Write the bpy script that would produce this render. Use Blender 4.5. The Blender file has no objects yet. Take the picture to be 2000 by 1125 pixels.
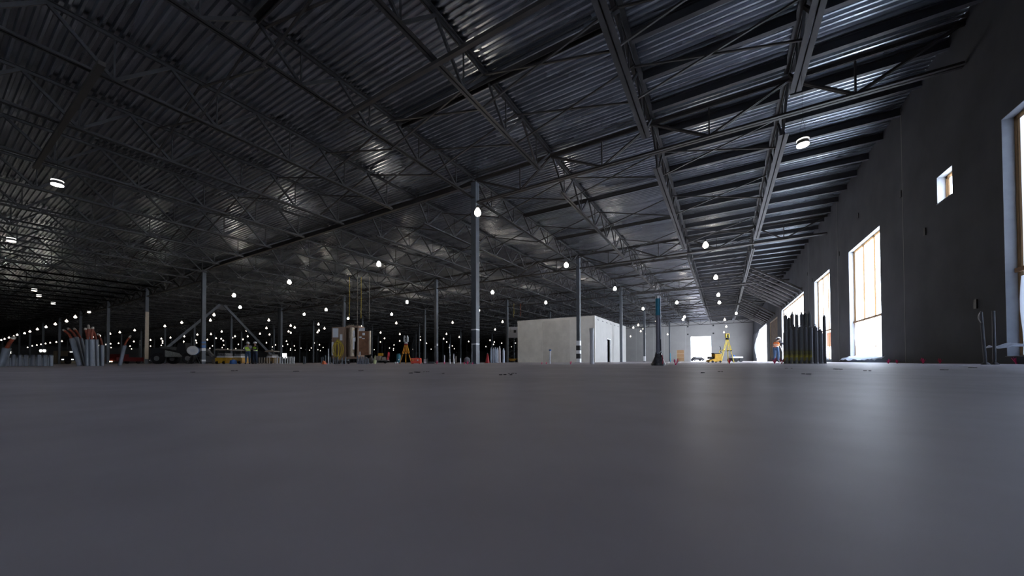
import bpy, math, random
from mathutils import Vector, Matrix
random.seed(7)
C = bpy.context.scene.collection
PI = math.pi
# ------------------------------------------------------------------ camera calibration
F = 697.0; YAW = math.radians(30.64); PITCH = math.radians(0.86); ROLL = math.radians(-0.22)
H = 0.10; CY = 696.0
FW = Vector((-math.sin(YAW)*math.cos(PITCH), math.cos(YAW)*math.cos(PITCH), math.sin(PITCH)))
RT0 = Vector((math.cos(YAW), math.sin(YAW), 0)); UP0 = RT0.cross(FW)
RT = RT0*math.cos(ROLL)+UP0*math.sin(ROLL); UP = -RT0*math.sin(ROLL)+UP0*math.cos(ROLL)
def ray(px, py): return FW + RT*((px-1000)/F) + UP*((CY-py)/F)
def at_z(px, py, z):                       # a point of height z seen at that spot
    d = ray(px, py); return Vector((0,0,H)) + d*((z-H)/d.z)
def floor_at(px, depth):                   # a floor point at that distance from the lens plane
    py = CY; d = ray(px, 706.5-(px-1000)*.00385); p = d*depth; return Vector((p.x, p.y, 0))
def hgt(px, py, depth): return (706.5-(px-1000)*.00385-py)*depth/F + H
cam = bpy.data.cameras.new('camera'); co = bpy.data.objects.new('camera', cam); C.objects.link(co)
M = Matrix((RT, UP, -FW)).transposed().to_4x4(); M.translation = Vector((0,0,H)); co.matrix_world = M
cam.sensor_width = 36; cam.lens = F*36/2000; cam.shift_y = (CY-562.5)/2000; cam.clip_start = .01; cam.clip_end = 2000
bpy.context.scene.camera = co
vs = bpy.context.scene.view_settings
vs.view_transform = 'Standard'; vs.look = 'None'; vs.exposure = 1.06; vs.gamma = 1; vs.use_curve_mapping = False

# ------------------------------------------------------------------ materials
MATS = {}
def mat(name, col, rough=.6, metal=0, var=.0, scale=3, bump=0, stretch=None, col2=None, spec=.5):
    if name in MATS: return MATS[name]
    m = bpy.data.materials.new(name); m.use_nodes = True; nt = m.node_tree; b = nt.nodes['Principled BSDF']
    b.inputs['Base Color'].default_value = (*col, 1); b.inputs['Roughness'].default_value = rough
    b.inputs['Metallic'].default_value = metal; b.inputs['Specular IOR Level'].default_value = spec
    if var or bump:
        tc = nt.nodes.new('ShaderNodeTexCoord'); mp = nt.nodes.new('ShaderNodeMapping')
        nt.links.new(tc.outputs['Object'], mp.inputs['Vector'])
        if stretch: mp.inputs['Scale'].default_value = stretch
        n = nt.nodes.new('ShaderNodeTexNoise'); n.inputs['Scale'].default_value = scale; n.inputs['Detail'].default_value = 6
        n.inputs['Roughness'].default_value = .6
        nt.links.new(mp.outputs['Vector'], n.inputs['Vector'])
        if var:
            r = nt.nodes.new('ShaderNodeValToRGB')
            c2 = col2 or tuple(min(1, c*(1+var)) for c in col)
            r.color_ramp.elements[0].color = (*[c*(1-var) for c in col], 1); r.color_ramp.elements[1].color = (*c2, 1)
            r.color_ramp.elements[0].position = .3; r.color_ramp.elements[1].position = .7
            nt.links.new(n.outputs['Fac'], r.inputs['Fac']); nt.links.new(r.outputs['Color'], b.inputs['Base Color'])
        if bump:
            bp = nt.nodes.new('ShaderNodeBump'); bp.inputs['Strength'].default_value = bump; bp.inputs['Distance'].default_value = .02
            nt.links.new(n.outputs['Fac'], bp.inputs['Height']); nt.links.new(bp.outputs['Normal'], b.inputs['Normal'])
    MATS[name] = m; return m
def emit(name, col, s):
    if name in MATS: return MATS[name]
    m = bpy.data.materials.new(name); m.use_nodes = True; nt = m.node_tree; nt.nodes.clear()
    o = nt.nodes.new('ShaderNodeOutputMaterial'); e = nt.nodes.new('ShaderNodeEmission')
    e.inputs['Color'].default_value = (*col, 1); e.inputs['Strength'].default_value = s
    nt.links.new(e.outputs[0], o.inputs['Surface']); MATS[name] = m; return m
def sheet(name, col, tr, clear):           # daylight-passing sheeting: part clear, part diffusing
    m = bpy.data.materials.new(name); m.use_nodes = True; nt = m.node_tree; nt.nodes.clear()
    o = nt.nodes.new('ShaderNodeOutputMaterial'); t = nt.nodes.new('ShaderNodeBsdfTranslucent'); p = nt.nodes.new('ShaderNodeBsdfTransparent')
    d = nt.nodes.new('ShaderNodeBsdfDiffuse'); m1 = nt.nodes.new('ShaderNodeMixShader'); m2 = nt.nodes.new('ShaderNodeMixShader')
    t.inputs['Color'].default_value = (*col, 1); d.inputs['Color'].default_value = (*[c*.8 for c in col], 1); p.inputs['Color'].default_value = (*col, 1)
    m1.inputs[0].default_value = tr; nt.links.new(d.outputs[0], m1.inputs[1]); nt.links.new(t.outputs[0], m1.inputs[2])
    m2.inputs[0].default_value = clear; nt.links.new(m1.outputs[0], m2.inputs[1]); nt.links.new(p.outputs[0], m2.inputs[2])
    nt.links.new(m2.outputs[0], o.inputs['Surface']); MATS[name] = m; return m

STEEL = mat('grey_primed_steel', (.030,.030,.033), .6, .1, .2, 2)
STEELD = mat('dark_primed_steel', (.042,.038,.037), .55, .1, .2, 2)
COLM = mat('column_steel', (.085,.098,.115), .5, .1, .15, 3)
PURL = mat('dark_purlin_paint', (.045,.045,.052), .5, .2)
CONC = mat('pale_concrete', (.42,.41,.38), .85, 0, .12, .8, .2)
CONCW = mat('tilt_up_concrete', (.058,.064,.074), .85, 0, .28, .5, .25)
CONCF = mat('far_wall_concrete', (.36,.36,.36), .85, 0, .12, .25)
REV = mat('white_reveal_plaster', (.30,.32,.35), .8, 0, .1, 4)
WOOD = mat('plywood', (.42,.25,.13), .7, 0, .25, 6, 0, (1,1,6))
BROWN = mat('brown_painted_wood', (.30,.20,.145), .7, 0, .25, 5, 0, (1,1,.3))
BROWN2 = mat('reddish_brown_wood', (.24,.115,.06), .7, 0, .25, 5)
PALEW = mat('pale_lumber', (.60,.50,.38), .7, 0, .1, 6)
WHITE = mat('white_paint', (.75,.76,.78), .5)
PAPER = mat('white_paper', (.80,.82,.86), .8)
PVC = mat('grey_conduit', (.15,.17,.20), .45, 0, .12, 5)
PVCW = mat('white_pvc', (.70,.72,.75), .4, 0, .06, 5)
ORANGE = mat('orange_plastic', (.75,.16,.04), .5)
CAPO = mat('orange_conduit_end', (.22,.04,.015), .6, 0, .3, 12)
RED = mat('red_orange_case_plastic', (.85,.08,.04), .4)
REDD = mat('deep_red_paint', (.40,.02,.03), .5)
YEL = mat('yellow_paint', (.75,.42,.03), .5, 0, .15, 6)
YELB = mat('bright_yellow', (.80,.62,.06), .5)
YELH = mat('yellow_hose', (.70,.52,.05), .5)
TRIO = mat('orange_tripod_paint', (.80,.33,.02), .5)
BLACK = mat('black_rubber', (.012,.012,.014), .7)
DARK = mat('dark_machine_paint', (.03,.032,.036), .5)
GREYM = mat('grey_machine_metal', (.28,.28,.28), .5, .4, .3, 14)
SILV = mat('silver_metal', (.55,.56,.58), .35, .8)
DUST = mat('dusty_cover', (.40,.36,.31), .8, 0, .2, 6)
TEAL = mat('teal_plastic', (.02,.16,.22), .5)
BLUE = mat('blue_plastic', (.03,.12,.35), .5)
CYAN = mat('cyan_pipe_wrap', (.02,.28,.42), .35)
PINK = mat('pink_whisker_plastic', (.90,.05,.22), .6)
TAPE = mat('white_tape', (.78,.80,.82), .6)
GUN = mat('dark_grey_sleeve_steel', (.10,.10,.105), .5, 0, .2, 3)
def sleeve_mat():
    m = bpy.data.materials.new('sleeve_with_yellow_overspray'); m.use_nodes = True; nt = m.node_tree; b = nt.nodes['Principled BSDF']
    b.inputs['Roughness'].default_value = .5
    tc = nt.nodes.new('ShaderNodeTexCoord'); sx = nt.nodes.new('ShaderNodeSeparateXYZ'); nt.links.new(tc.outputs['Object'], sx.inputs[0])
    n = nt.nodes.new('ShaderNodeTexNoise'); n.inputs['Scale'].default_value = 7; nt.links.new(tc.outputs['Object'], n.inputs['Vector'])
    a = nt.nodes.new('ShaderNodeMath'); a.operation = 'MULTIPLY_ADD'; nt.links.new(n.outputs['Fac'], a.inputs[0]); a.inputs[1].default_value = .5; nt.links.new(sx.outputs['Z'], a.inputs[2])
    r = nt.nodes.new('ShaderNodeValToRGB'); e = r.color_ramp.elements
    e[0].position = .3; e[0].color = (.11,.11,.115,1); e[1].position = .44; e[1].color = (.42,.36,.02,1)
    e2 = e.new(.62); e2.color = (.12,.11,.04,1); e3 = e.new(.75); e3.color = (.11,.11,.115,1)
    nt.links.new(a.outputs[0], r.inputs['Fac']); nt.links.new(r.outputs['Color'], b.inputs['Base Color']); return m
GUNY = sleeve_mat()
SKIN = mat('skin', (.50,.30,.21), .6)
JEANS = mat('blue_denim', (.05,.10,.20), .8)
JEANS2 = mat('dark_trousers', (.02,.035,.07), .8)
GREYC = mat('grey_shirt_cloth', (.28,.29,.33), .9)
DKC = mat('dark_shirt_cloth', (.03,.03,.045), .9)
LIME = mat('lime_safety_vest', (.60,1.0,.05), .8)
VORG = mat('orange_safety_vest', (.95,.20,.03), .8)
REFL = mat('reflective_band', (.75,.75,.68), .4)
HAT = mat('white_hard_hat', (.8,.82,.85), .35)
PANE = sheet('window_sheeting', (.95,.97,1), .9, .55)
PANE1 = sheet('dense_window_sheeting', (.42,.44,.48), .6, .06)
FILM = sheet('white_plastic_film', (.9,.94,1), .6, .15)
STUD = sheet('thin_backlit_wood', (.33,.255,.18), .9, .55)
LAMPW = emit('lamp_glow', (1,.84,.66), 11)
LAMPB = emit('bulb_glow', (1,.86,.70), 36)
LAMPF = emit('far_lamp_glow', (1,.88,.74), 2.5)
LAMPC = emit('lamp_ring_glow', (1,.95,.9), 1.5)
FLOOD = emit('flood_glow', (1,.93,.75), 70)
LITE = emit('vehicle_light_glow', (.9,1,1), 1.0)
TAIL = emit('amber_light_glow', (1,.6,.3), 8)

def floor_material():
    m = bpy.data.materials.new('troweled_concrete_floor'); m.use_nodes = True; nt = m.node_tree; b = nt.nodes['Principled BSDF']
    tc = nt.nodes.new('ShaderNodeTexCoord')
    def noise(s, d=5):
        n = nt.nodes.new('ShaderNodeTexNoise'); n.inputs['Scale'].default_value = s; n.inputs['Detail'].default_value = d
        nt.links.new(tc.outputs['Object'], n.inputs['Vector']); return n
    n1 = noise(.9, 4); n2 = noise(7, 6); n3 = noise(.25, 3)
    mx = nt.nodes.new('ShaderNodeMath'); mx.operation = 'MULTIPLY_ADD'; nt.links.new(n2.outputs['Fac'], mx.inputs[0]); mx.inputs[1].default_value = .35; nt.links.new(n1.outputs['Fac'], mx.inputs[2])
    r = nt.nodes.new('ShaderNodeValToRGB'); r.color_ramp.elements[0].position = .4; r.color_ramp.elements[1].position = .95
    r.color_ramp.elements[0].color = (.345,.315,.345,1); r.color_ramp.elements[1].color = (.57,.53,.57,1)
    nt.links.new(mx.outputs[0], r.inputs['Fac']); nt.links.new(r.outputs['Color'], b.inputs['Base Color'])
    rr = nt.nodes.new('ShaderNodeMapRange'); rr.inputs['From Min'].default_value = .35; rr.inputs['From Max'].default_value = .65
    rr.inputs['To Min'].default_value = .48; rr.inputs['To Max'].default_value = .60
    nt.links.new(n3.outputs['Fac'], rr.inputs['Value']); nt.links.new(rr.outputs[0], b.inputs['Roughness'])
    bp = nt.nodes.new('ShaderNodeBump'); bp.inputs['Strength'].default_value = .12; bp.inputs['Distance'].default_value = .004
    nt.links.new(n2.outputs['Fac'], bp.inputs['Height']); nt.links.new(bp.outputs['Normal'], b.inputs['Normal'])
    return m
def deck_material():
    m = bpy.data.materials.new('galvanized_roof_deck'); m.use_nodes = True; nt = m.node_tree; b = nt.nodes['Principled BSDF']
    tc = nt.nodes.new('ShaderNodeTexCoord'); mp = nt.nodes.new('ShaderNodeMapping'); mp.inputs['Scale'].default_value = (.25, 1.1, 1)
    nt.links.new(tc.outputs['Object'], mp.inputs['Vector'])
    v = nt.nodes.new('ShaderNodeTexVoronoi'); v.inputs['Scale'].default_value = 1; nt.links.new(mp.outputs['Vector'], v.inputs['Vector'])
    n = nt.nodes.new('ShaderNodeTexNoise'); n.inputs['Scale'].default_value = 1.6; n.inputs['Detail'].default_value = 4
    mp2 = nt.nodes.new('ShaderNodeMapping'); mp2.inputs['Scale'].default_value = (.35, 4, 4); nt.links.new(tc.outputs['Object'], mp2.inputs['Vector']); nt.links.new(mp2.outputs['Vector'], n.inputs['Vector'])
    r = nt.nodes.new('ShaderNodeValToRGB'); r.color_ramp.elements[0].color = (.29,.315,.355,1); r.color_ramp.elements[1].color = (.44,.475,.53,1)
    r.color_ramp.elements[0].position = .3; r.color_ramp.elements[1].position = .7
    nt.links.new(n.outputs['Fac'], r.inputs['Fac']); nt.links.new(r.outputs['Color'], b.inputs['Base Color'])
    b.inputs['Metallic'].default_value = .93
    rr = nt.nodes.new('ShaderNodeMapRange'); rr.inputs['To Min'].default_value = .22; rr.inputs['To Max'].default_value = .33
    nt.links.new(v.outputs['Color'], rr.inputs['Value']); nt.links.new(rr.outputs[0], b.inputs['Roughness'])
    bp = nt.nodes.new('ShaderNodeBump'); bp.inputs['Strength'].default_value = .3; bp.inputs['Distance'].default_value = .01
    nt.links.new(n.outputs['Fac'], bp.inputs['Height']); nt.links.new(bp.outputs['Normal'], b.inputs['Normal'])
    return m

# ------------------------------------------------------------------ mesh helpers
class MB:
    def __init__(s): s.v = []; s.f = []; s.sm = []
    def _add(s, vs_, fs, smooth=False):
        o = len(s.v); s.v += [tuple(v) for v in vs_]; s.f += [tuple(i+o for i in f) for f in fs]; s.sm += [smooth]*len(fs); return s
    def box(s, c, d, rz=0, rx=0, ry=0):
        x,y,z = d[0]/2, d[1]/2, d[2]/2
        R = Matrix.Rotation(rz,3,'Z') @ Matrix.Rotation(ry,3,'Y') @ Matrix.Rotation(rx,3,'X')
        vv = [Vector(c)+R@Vector((a*x,b*y,e*z)) for a in (-1,1) for b in (-1,1) for e in (-1,1)]
        return s._add(vv, [(0,1,3,2),(4,6,7,5),(0,4,5,1),(2,3,7,6),(0,2,6,4),(1,5,7,3)])
    def b2(s, lo, hi): return s.box([(a+b)/2 for a,b in zip(lo,hi)], [abs(b-a) for a,b in zip(lo,hi)])
    def bar(s, p0, p1, w, h, up=(0,0,1)):
        p0, p1 = Vector(p0), Vector(p1); d = (p1-p0).normalized(); u = Vector(up)
        if abs(d.dot(u)) > .98: u = Vector((0,1,0))
        a = d.cross(u).normalized()*w/2; b = a.cross(d).normalized()*h/2
        vv = [q+i*a+j*b for q in (p0,p1) for i,j in ((-1,-1),(1,-1),(1,1),(-1,1))]
        return s._add(vv, [(3,2,1,0),(4,5,6,7),(0,1,5,4),(1,2,6,5),(2,3,7,6),(3,0,4,7)])
    def cyl(s, p0, p1, r0, r1=None, n=12, caps=True):
        r1 = r0 if r1 is None else r1; p0, p1 = Vector(p0), Vector(p1); d = (p1-p0).normalized()
        u = Vector((1,0,0)) if abs(d.x) < .9 else Vector((0,1,0)); a = d.cross(u).normalized(); b = d.cross(a)
        ring = lambda q,r: [q+(a*math.cos(2*PI*i/n)+b*math.sin(2*PI*i/n))*r for i in range(n)]
        s._add(ring(p0,r0)+ring(p1,r1), [(i,(i+1)%n,n+(i+1)%n,n+i) for i in range(n)], True)
        if caps:
            s._add(ring(p0,r0), [tuple(range(n))[::-1]]); s._add(ring(p1,r1), [tuple(range(n))])
        return s
    def lathe(s, prof, c=(0,0,0), n=16):
        c = Vector(c); vv = []
        for r,z in prof: vv += [c+Vector((r*math.cos(2*PI*i/n), r*math.sin(2*PI*i/n), z)) for i in range(n)]
        return s._add(vv, [(k*n+i, k*n+(i+1)%n, (k+1)*n+(i+1)%n, (k+1)*n+i) for k in range(len(prof)-1) for i in range(n)], True)
    def tube(s, pts, r, n=6):
        pts = [Vector(p) for p in pts]
        rings = []; pa = None
        for i,p in enumerate(pts):
            d = (pts[min(i+1,len(pts)-1)]-pts[max(i-1,0)]).normalized()
            a = pa - d*pa.dot(d) if pa else d.cross(Vector((0,0,1)) if abs(d.z)<.9 else Vector((1,0,0)))
            a.normalize(); pa = a; b = d.cross(a)
            rings += [p+(a*math.cos(2*PI*k/n)+b*math.sin(2*PI*k/n))*r for k in range(n)]
        fs = [(k*n+i, k*n+(i+1)%n, (k+1)*n+(i+1)%n, (k+1)*n+i) for k in range(len(pts)-1) for i in range(n)]
        s._add(rings, fs, True); m = (len(pts)-1)*n
        s._add(rings[:n], [tuple(range(n))[::-1]]); s._add(rings[m:], [tuple(range(n))]); return s
    def ball(s, c, r, sc=(1,1,1), n=10):
        prof = [(math.sin(PI*k/n)*r, -math.cos(PI*k/n)*r) for k in range(n+1)]; o = len(s.v)
        s.lathe(prof, (0,0,0), n+4)
        for i in range(o, len(s.v)): v = s.v[i]; s.v[i] = (c[0]+v[0]*sc[0], c[1]+v[1]*sc[1], c[2]+v[2]*sc[2])
        return s
    def prism(s, poly, axis, a, b):        # polygon in the two other axes, extruded along axis
        def mk(u,v,w): return {'x':(w,u,v),'y':(u,w,v),'z':(u,v,w)}[axis]
        n = len(poly); vv = [mk(u,v,a) for u,v in poly]+[mk(u,v,b) for u,v in poly]
        return s._add(vv, [tuple(range(n))[::-1], tuple(range(n,2*n))]+[(i,(i+1)%n,n+(i+1)%n,n+i) for i in range(n)])
    def ell(s, p0, p1, w=.2, h=.1, gap=.03, t=.014, flip=False):     # two angles back to back, horizontal legs at bottom (or top)
        p0, p1 = Vector(p0), Vector(p1); d = (p1-p0).normalized(); a = Vector((d.y,-d.x,0)).normalized(); leg = (w-gap)/2
        zf = Vector((0,0, h/2-t/2 if flip else -h/2+t/2))
        for sg in (-1,1):
            s.bar(p0+a*sg*(gap/2+leg/2)+zf, p1+a*sg*(gap/2+leg/2)+zf, leg, t)
            s.bar(p0+a*sg*(gap/2+t/2), p1+a*sg*(gap/2+t/2), t, h)
        return s
    def mesh(s, name, m):
        me = bpy.data.meshes.new(name); me.from_pydata(s.v, [], s.f); me.materials.append(m)
        me.polygons.foreach_set('use_smooth', s.sm); me.validate(); me.update(); return me
    def build(s, name, m, parent=None, label=None):
        o = bpy.data.objects.new(name, s.mesh(name, m)); C.objects.link(o); o.parent = parent
        if label: o['label'] = label
        return o
def thing(name, label, cat, loc=(0,0,0), rz=0, group=None):
    o = bpy.data.objects.new(name, None); C.objects.link(o); o.location = loc; o.rotation_euler = (0,0,rz); o.empty_display_size = .1
    o['label'] = label; o['category'] = cat
    if group: o['group'] = group
    return o
def tag(o, label, cat, group=None, kind=None):
    o['label'] = label; o['category'] = cat
    if group: o['group'] = group
    if kind: o['kind'] = kind
    return o
def struct(o, label=None):
    o['kind'] = 'structure'
    if label: o['label'] = label
    return o
def linkmesh(name, me, parent=None, loc=(0,0,0)):
    o = bpy.data.objects.new(name, me); C.objects.link(o); o.parent = parent; o.location = loc; return o
def dup(root, loc, rz=None, label=None, group=None):
    r = root.copy(); C.objects.link(r); r.location = loc
    if rz is not None: r.rotation_euler = (0,0,rz)
    if label: r['label'] = label
    if group: r['group'] = group
    for ch in list(root.children):
        c = ch.copy(); C.objects.link(c); c.parent = r
        for g in list(ch.children):
            d = g.copy(); C.objects.link(d); d.parent = c
    return r
ORD = ['zeroth','first','second','third','fourth','fifth','sixth','seventh','eighth','ninth','tenth','eleventh','twelfth','thirteenth','fourteenth','fifteenth','sixteenth']

# ------------------------------------------------------------------ sizes of the hall
X0, Y0, BX, S = -10.96, 14.82, 16.69, 15.24
HT, HB, W = 9.61, 8.26, 5.87
WT = .27; YF = 98.0; XL = -300.0; YB = 270.0; YN = -26.0; XR = -48.0
GX = 4.31; JX = BX/4
HW = 5.93

# ------------------------------------------------------------------ shell
fl = MB(); fl.b2((XL,YN,-.3),(W+WT,YB,0)); struct(fl.build('floor', floor_material()), 'smooth grey troweled concrete floor slab')
g = MB(); g.b2((XR+.3,YF+WT,-.6),(W+WT,YB+300,-.06))
struct(g.build('ground_outside', mat('pale_ground', (.55,.53,.5), .9, 0, .1, 1)), 'bright pale ground outside the openings')
# roof deck, flutes along x
dk = MB(); p = .2032; n = int((YB-YN)/p); prof = []
for i in range(n):
    y = YN+i*p; prof += [(y,0),(y+.055,0),(y+.085,.075),(y+.173,.075)]
prof.append((YN+n*p,0)); vv = []; ff = []
for y,z in prof: xe = W+.02 if y < YF+.1 else XR; vv += [(XL,y,HT+.05+z),(xe,y,HT+.05+z)]
for i in range(len(prof)-1): ff.append((2*i,2*i+1,2*i+3,2*i+2))
dk._add(vv, ff); struct(dk.build('ceiling', deck_material()), 'fluted galvanized steel roof deck')
rt = MB(); rt.b2((XL,YN,HT+.14),(W+WT,YF+WT,HT+.3)).b2((XL,YF+WT,HT+.14),(XR,YB,HT+.3)); struct(rt.build('roof_cover', STEELD), 'roof build-up over the deck')

def wall_y(x0, x1, ys, ye, z1, holes):     # wall running along y between x0..x1 with holes (y0,y1,z0,z1)
    m = MB(); cuts = sorted({ys,ye,*[h[0] for h in holes],*[h[1] for h in holes]})
    for a,b in zip(cuts, cuts[1:]):
        zz = [0]; hs = sorted([h for h in holes if h[0] <= a+1e-6 and h[1] >= b-1e-6], key=lambda h:h[2])
        z = -.3
        for h in hs:
            if h[2]-z > .001: m.b2((x0,a,z),(x1,b,h[2]))
            z = h[3]
        m.b2((x0,a,z),(x1,b,z1))
    return m
def wall_x(y0, y1, xs, xe, z1, holes):
    m = MB(); cuts = sorted({xs,xe,*[h[0] for h in holes],*[h[1] for h in holes]})
    for a,b in zip(cuts, cuts[1:]):
        hs = sorted([h for h in holes if h[0] <= a+1e-6 and h[1] >= b-1e-6], key=lambda h:h[2]); z = -.3
        for h in hs:
            if h[2]-z > .001: m.b2((a,y0,z),(b,y1,h[2]))
            z = h[3]
        m.b2((a,y0,z),(b,y1,z1))
    return m
wins = [(9.0,13.45,.18),(21.3,25.75,.18),(29.75,34.2,.18),(38.3,51.5,.18)]     # along the right wall
holes = [(a,b,z,HW) for a,b,z in wins]+[(15.62,16.5,5.0,5.86),(55.3,64.0,.45,5.65),(68.5,93.0,.0,5.95),(-13,-8.5,.18,HW),(-23,-18.5,.18,HW)]  # last two openings, behind the camera, are added for their light
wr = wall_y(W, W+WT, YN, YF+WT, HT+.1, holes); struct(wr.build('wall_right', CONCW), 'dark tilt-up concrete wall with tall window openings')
# panel joints, embed plates, on the right wall
j = MB()
for y in (7.4,19.0,27.9,36.2,53.3,66.3): j.b2((W-.004,y-.012,0),(W+.01,y+.012,HT))
struct(j.build('trim_1', mat('joint_sealant', (.30,.29,.28), .8)), 'sealed joints of the dark right wall')
dh = [(-6.97,-2.42,0,6.15),(-10.05,-8.35,.12,2.85)]
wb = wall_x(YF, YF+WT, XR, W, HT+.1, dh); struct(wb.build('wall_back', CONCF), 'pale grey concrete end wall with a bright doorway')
j = MB()
for x in (-40,-32.5,-25,-19.8,-15.5,-12.9,-8.0,.6): j.b2((x-.03,YF-.006,0),(x+.03,YF+.01,HT))
struct(j.build('trim_2', mat('far_joint', (.52,.52,.53), .8)), 'pale vertical joints of the end wall')
m = MB(); m.b2((XR-WT,YF,-.3),(XR,YB,HT+.1)); struct(m.build('wall_return', CONCF))
m = MB(); m.b2((XL,YB,-.3),(XR,YB+WT,HT+.1)); struct(m.build('wall_far', CONCF))
m = MB(); m.b2((XL-WT,YN,-.3),(XL,YB+WT,HT+.1)); struct(m.build('wall_left', CONCF))
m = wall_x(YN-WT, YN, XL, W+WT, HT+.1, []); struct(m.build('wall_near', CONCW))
# embed plates
pm = MB()
for x,z in ((-7.5,8.6),(-2.0,8.6),(-7.5,6.7),(-2.0,6.7)): pm.box((x,YF-.03,z),(.35,.06,.35))
struct(pm.build('trim_3', DARK), 'small dark anchor plates around the bright doorway')
pm = MB()
for y,z in ((19.1,6.4),(24.0,7.3),(27.5,6.3),(17.3,4.4),(14.6,1.6),(36.5,7.0),(34.9,6.2)): pm.box((W-.015,y,z),(.03,.12,.25))
struct(pm.build('trim_4', DARK), 'small dark pockets in the right wall')

# windows
def window(n, a, b, z0, z1, ns, rail=None, near_label=None):
    w = struct(bpy.data.objects.new('window_%d' % n, None), near_label); C.objects.link(w); w.location = (W, a, z0); L = b-a; Hh = z1-z0; xo = WT-.05
    rv = MB(); t = .012
    rv.b2((-.002,0,0),(WT,t,Hh)).b2((-.002,L-t,0),(WT,L,Hh)).b2((-.002,0,Hh-t),(WT,L,Hh)).b2((-.03,0,0),(WT,L,t))
    rv.build('reveal', REV, w)
    fr = MB(); s_ = .09
    fr.b2((xo-.03,t,t),(xo+.02,t+s_,Hh-t)).b2((xo-.03,L-t-s_,t),(xo+.02,L-t,Hh-t)).b2((xo-.03,t,Hh-t-s_),(xo+.02,L-t,Hh-t))
    for k in range(1, ns): y = L*k/ns; fr.b2((xo-.02,y-.05,t),(xo+.02,y+.05,Hh-t))
    fr.build('frame', STUD, w)
    if rail: MB().b2((xo-.08,t,rail),(xo-.03,L-t,rail+.1)).build('rail', WOOD, w)
    MB().b2((xo+.022,t,1.9 if n == 3 else t),(xo+.03,L-t,Hh-t)).build('pane', PANE1 if n == 1 else PANE, w)
    return w
window(1, 9.0, 13.45, .18, HW, 3, 2.0, 'tall white-sheeted window at the right edge')
window(2, 21.3, 25.75, .18, HW, 3, 1.9, 'tall sheeted window with a low wooden rail')
window(3, 29.75, 34.2, .18, HW, 3, 1.9, 'tall sheeted window above the orange barrier')
window(4, 38.3, 51.5, .18, HW, 9, 2.2, 'wide sheeted window behind the grey steel sleeves')
window(6, -13, -8.5, .18, HW, 3, 2.0); window(7, -23, -18.5, .18, HW, 3, 2.0)  # unseen windows behind the camera, added to light the near floor
window(5, 15.62, 16.5, 5.0, 5.86, 1, None, 'small square window high in the right wall')
# plywood infill far right, plywood door in end wall
d1 = struct(bpy.data.objects.new('door_1', None), 'tall brown plywood-covered opening in the right wall'); C.objects.link(d1); d1.location = (W,55.3,.45)
MB().b2((.12,0,0),(.16,8.7,5.2)).build('panel', mat('weathered_plywood', (.20,.135,.09), .8, 0, .35, 1.5), d1)
f = MB().b2((.02,0,0),(.14,.12,5.2)).b2((.02,8.58,0),(.14,8.7,5.2)).b2((.02,0,5.08),(.14,8.7,5.2)); f.build('frame', PALEW, d1)
d2 = struct(bpy.data.objects.new('door_2', None), 'small orange plywood board door in the end wall'); C.objects.link(d2); d2.location = (-10.05,YF,.12)
MB().b2((0,.04,0),(1.7,.08,2.73)).build('panel', WOOD, d2)
f = MB().b2((0,0,.9),(1.7,.04,.96)).b2((0,0,1.8),(1.7,.04,1.86)).b2((0,0,0),(.06,.04,2.73)).b2((1.64,0,0),(1.7,.04,2.73)); f.build('frame', PALEW, d2)
d3 = struct(bpy.data.objects.new('door_3', None), 'bright open doorway in the end wall'); C.objects.link(d3); d3.location = (-6.97,YF,0)
MB().b2((0,0,0),(.1,WT,6.15)).b2((4.45,0,0),(4.55,WT,6.15)).b2((0,0,6.05),(4.55,WT,6.15)).build('frame', REV, d3)
# big side opening with a sagging tarp
d4 = struct(bpy.data.objects.new('door_4', None), 'large open bay in the far right wall'); C.objects.link(d4); d4.location = (W,68.5,0)
MB().b2((0,10.5,0),(WT,10.9,5.95)).build('post', GREYM, d4)
# ------------------------------------------------------------------ roof steel
def joist_nodes(ph): return [S/2+ph+(k-2.5)*2.44 for k in range(6)]
def joist_parts(ph, w=.2, tie=False, hb=HB):
    b = joist_nodes(ph); zt = HT-.06; zb = hb+.05
    tops = [.12]+[y+1.22 for y in b[:-1]]+[S-.12]
    parts = []
    parts.append(('top_chord', MB().ell((0,.1,HT-.05),(0,S-.1,HT-.05), w, .1, .03, .014, True).mesh('top_chord', STEEL)))
    parts.append(('bottom_chord', MB().ell((0,(.15 if tie else b[0]-.35),hb+.05),(0,(S-.15 if tie else b[-1]+.35),hb+.05), w, .1).mesh('bottom_chord', STEEL)))
    for k,y in enumerate(b):
        for t in (tops[k], tops[k+1]):
            parts.append(('diagonal', MB().bar((0,t,zt),(0,y,zb), .085, .07, (1,0,0)).mesh('diagonal', STEEL)))
        parts.append(('vertical', MB().bar((0,y,zb),(0,y,zt), .04, .04).mesh('vertical', STEEL)))
    return parts
def far_joist(ph, detail):
    b = joist_nodes(ph); zt = HT-.06; zb = HB+.05; tops = [.12]+[y+1.22 for y in b[:-1]]+[S-.12]; webs = MB()
    for k,y in enumerate(b):
        for t in (tops[k], tops[k+1]): webs.bar((0,t,zt),(0,y,zb), .085, .07, (1,0,0))
        webs.bar((0,y,zb),(0,y,zt), .04, .04)
    tc = MB().ell((0,.1,HT-.05),(0,S-.1,HT-.05), .2, .1, .03, .014, True); bc = MB().ell((0,b[0]-.35,HB+.05),(0,b[-1]+.35,HB+.05), .2, .1)
    if detail: return [('top_chord', tc.mesh('top_chord', STEEL)), ('bottom_chord', bc.mesh('bottom_chord', STEEL)), ('web', webs.mesh('web', STEEL))]
    for o in (tc, bc): webs._add(o.v, o.f)
    return webs.mesh('roof_joist', STEEL)
PA = joist_parts(0,.22); PTIE = joist_parts(0,.2,True,8.5); PB = joist_parts(-.6,.18); PW = joist_parts(0,.30)
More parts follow.
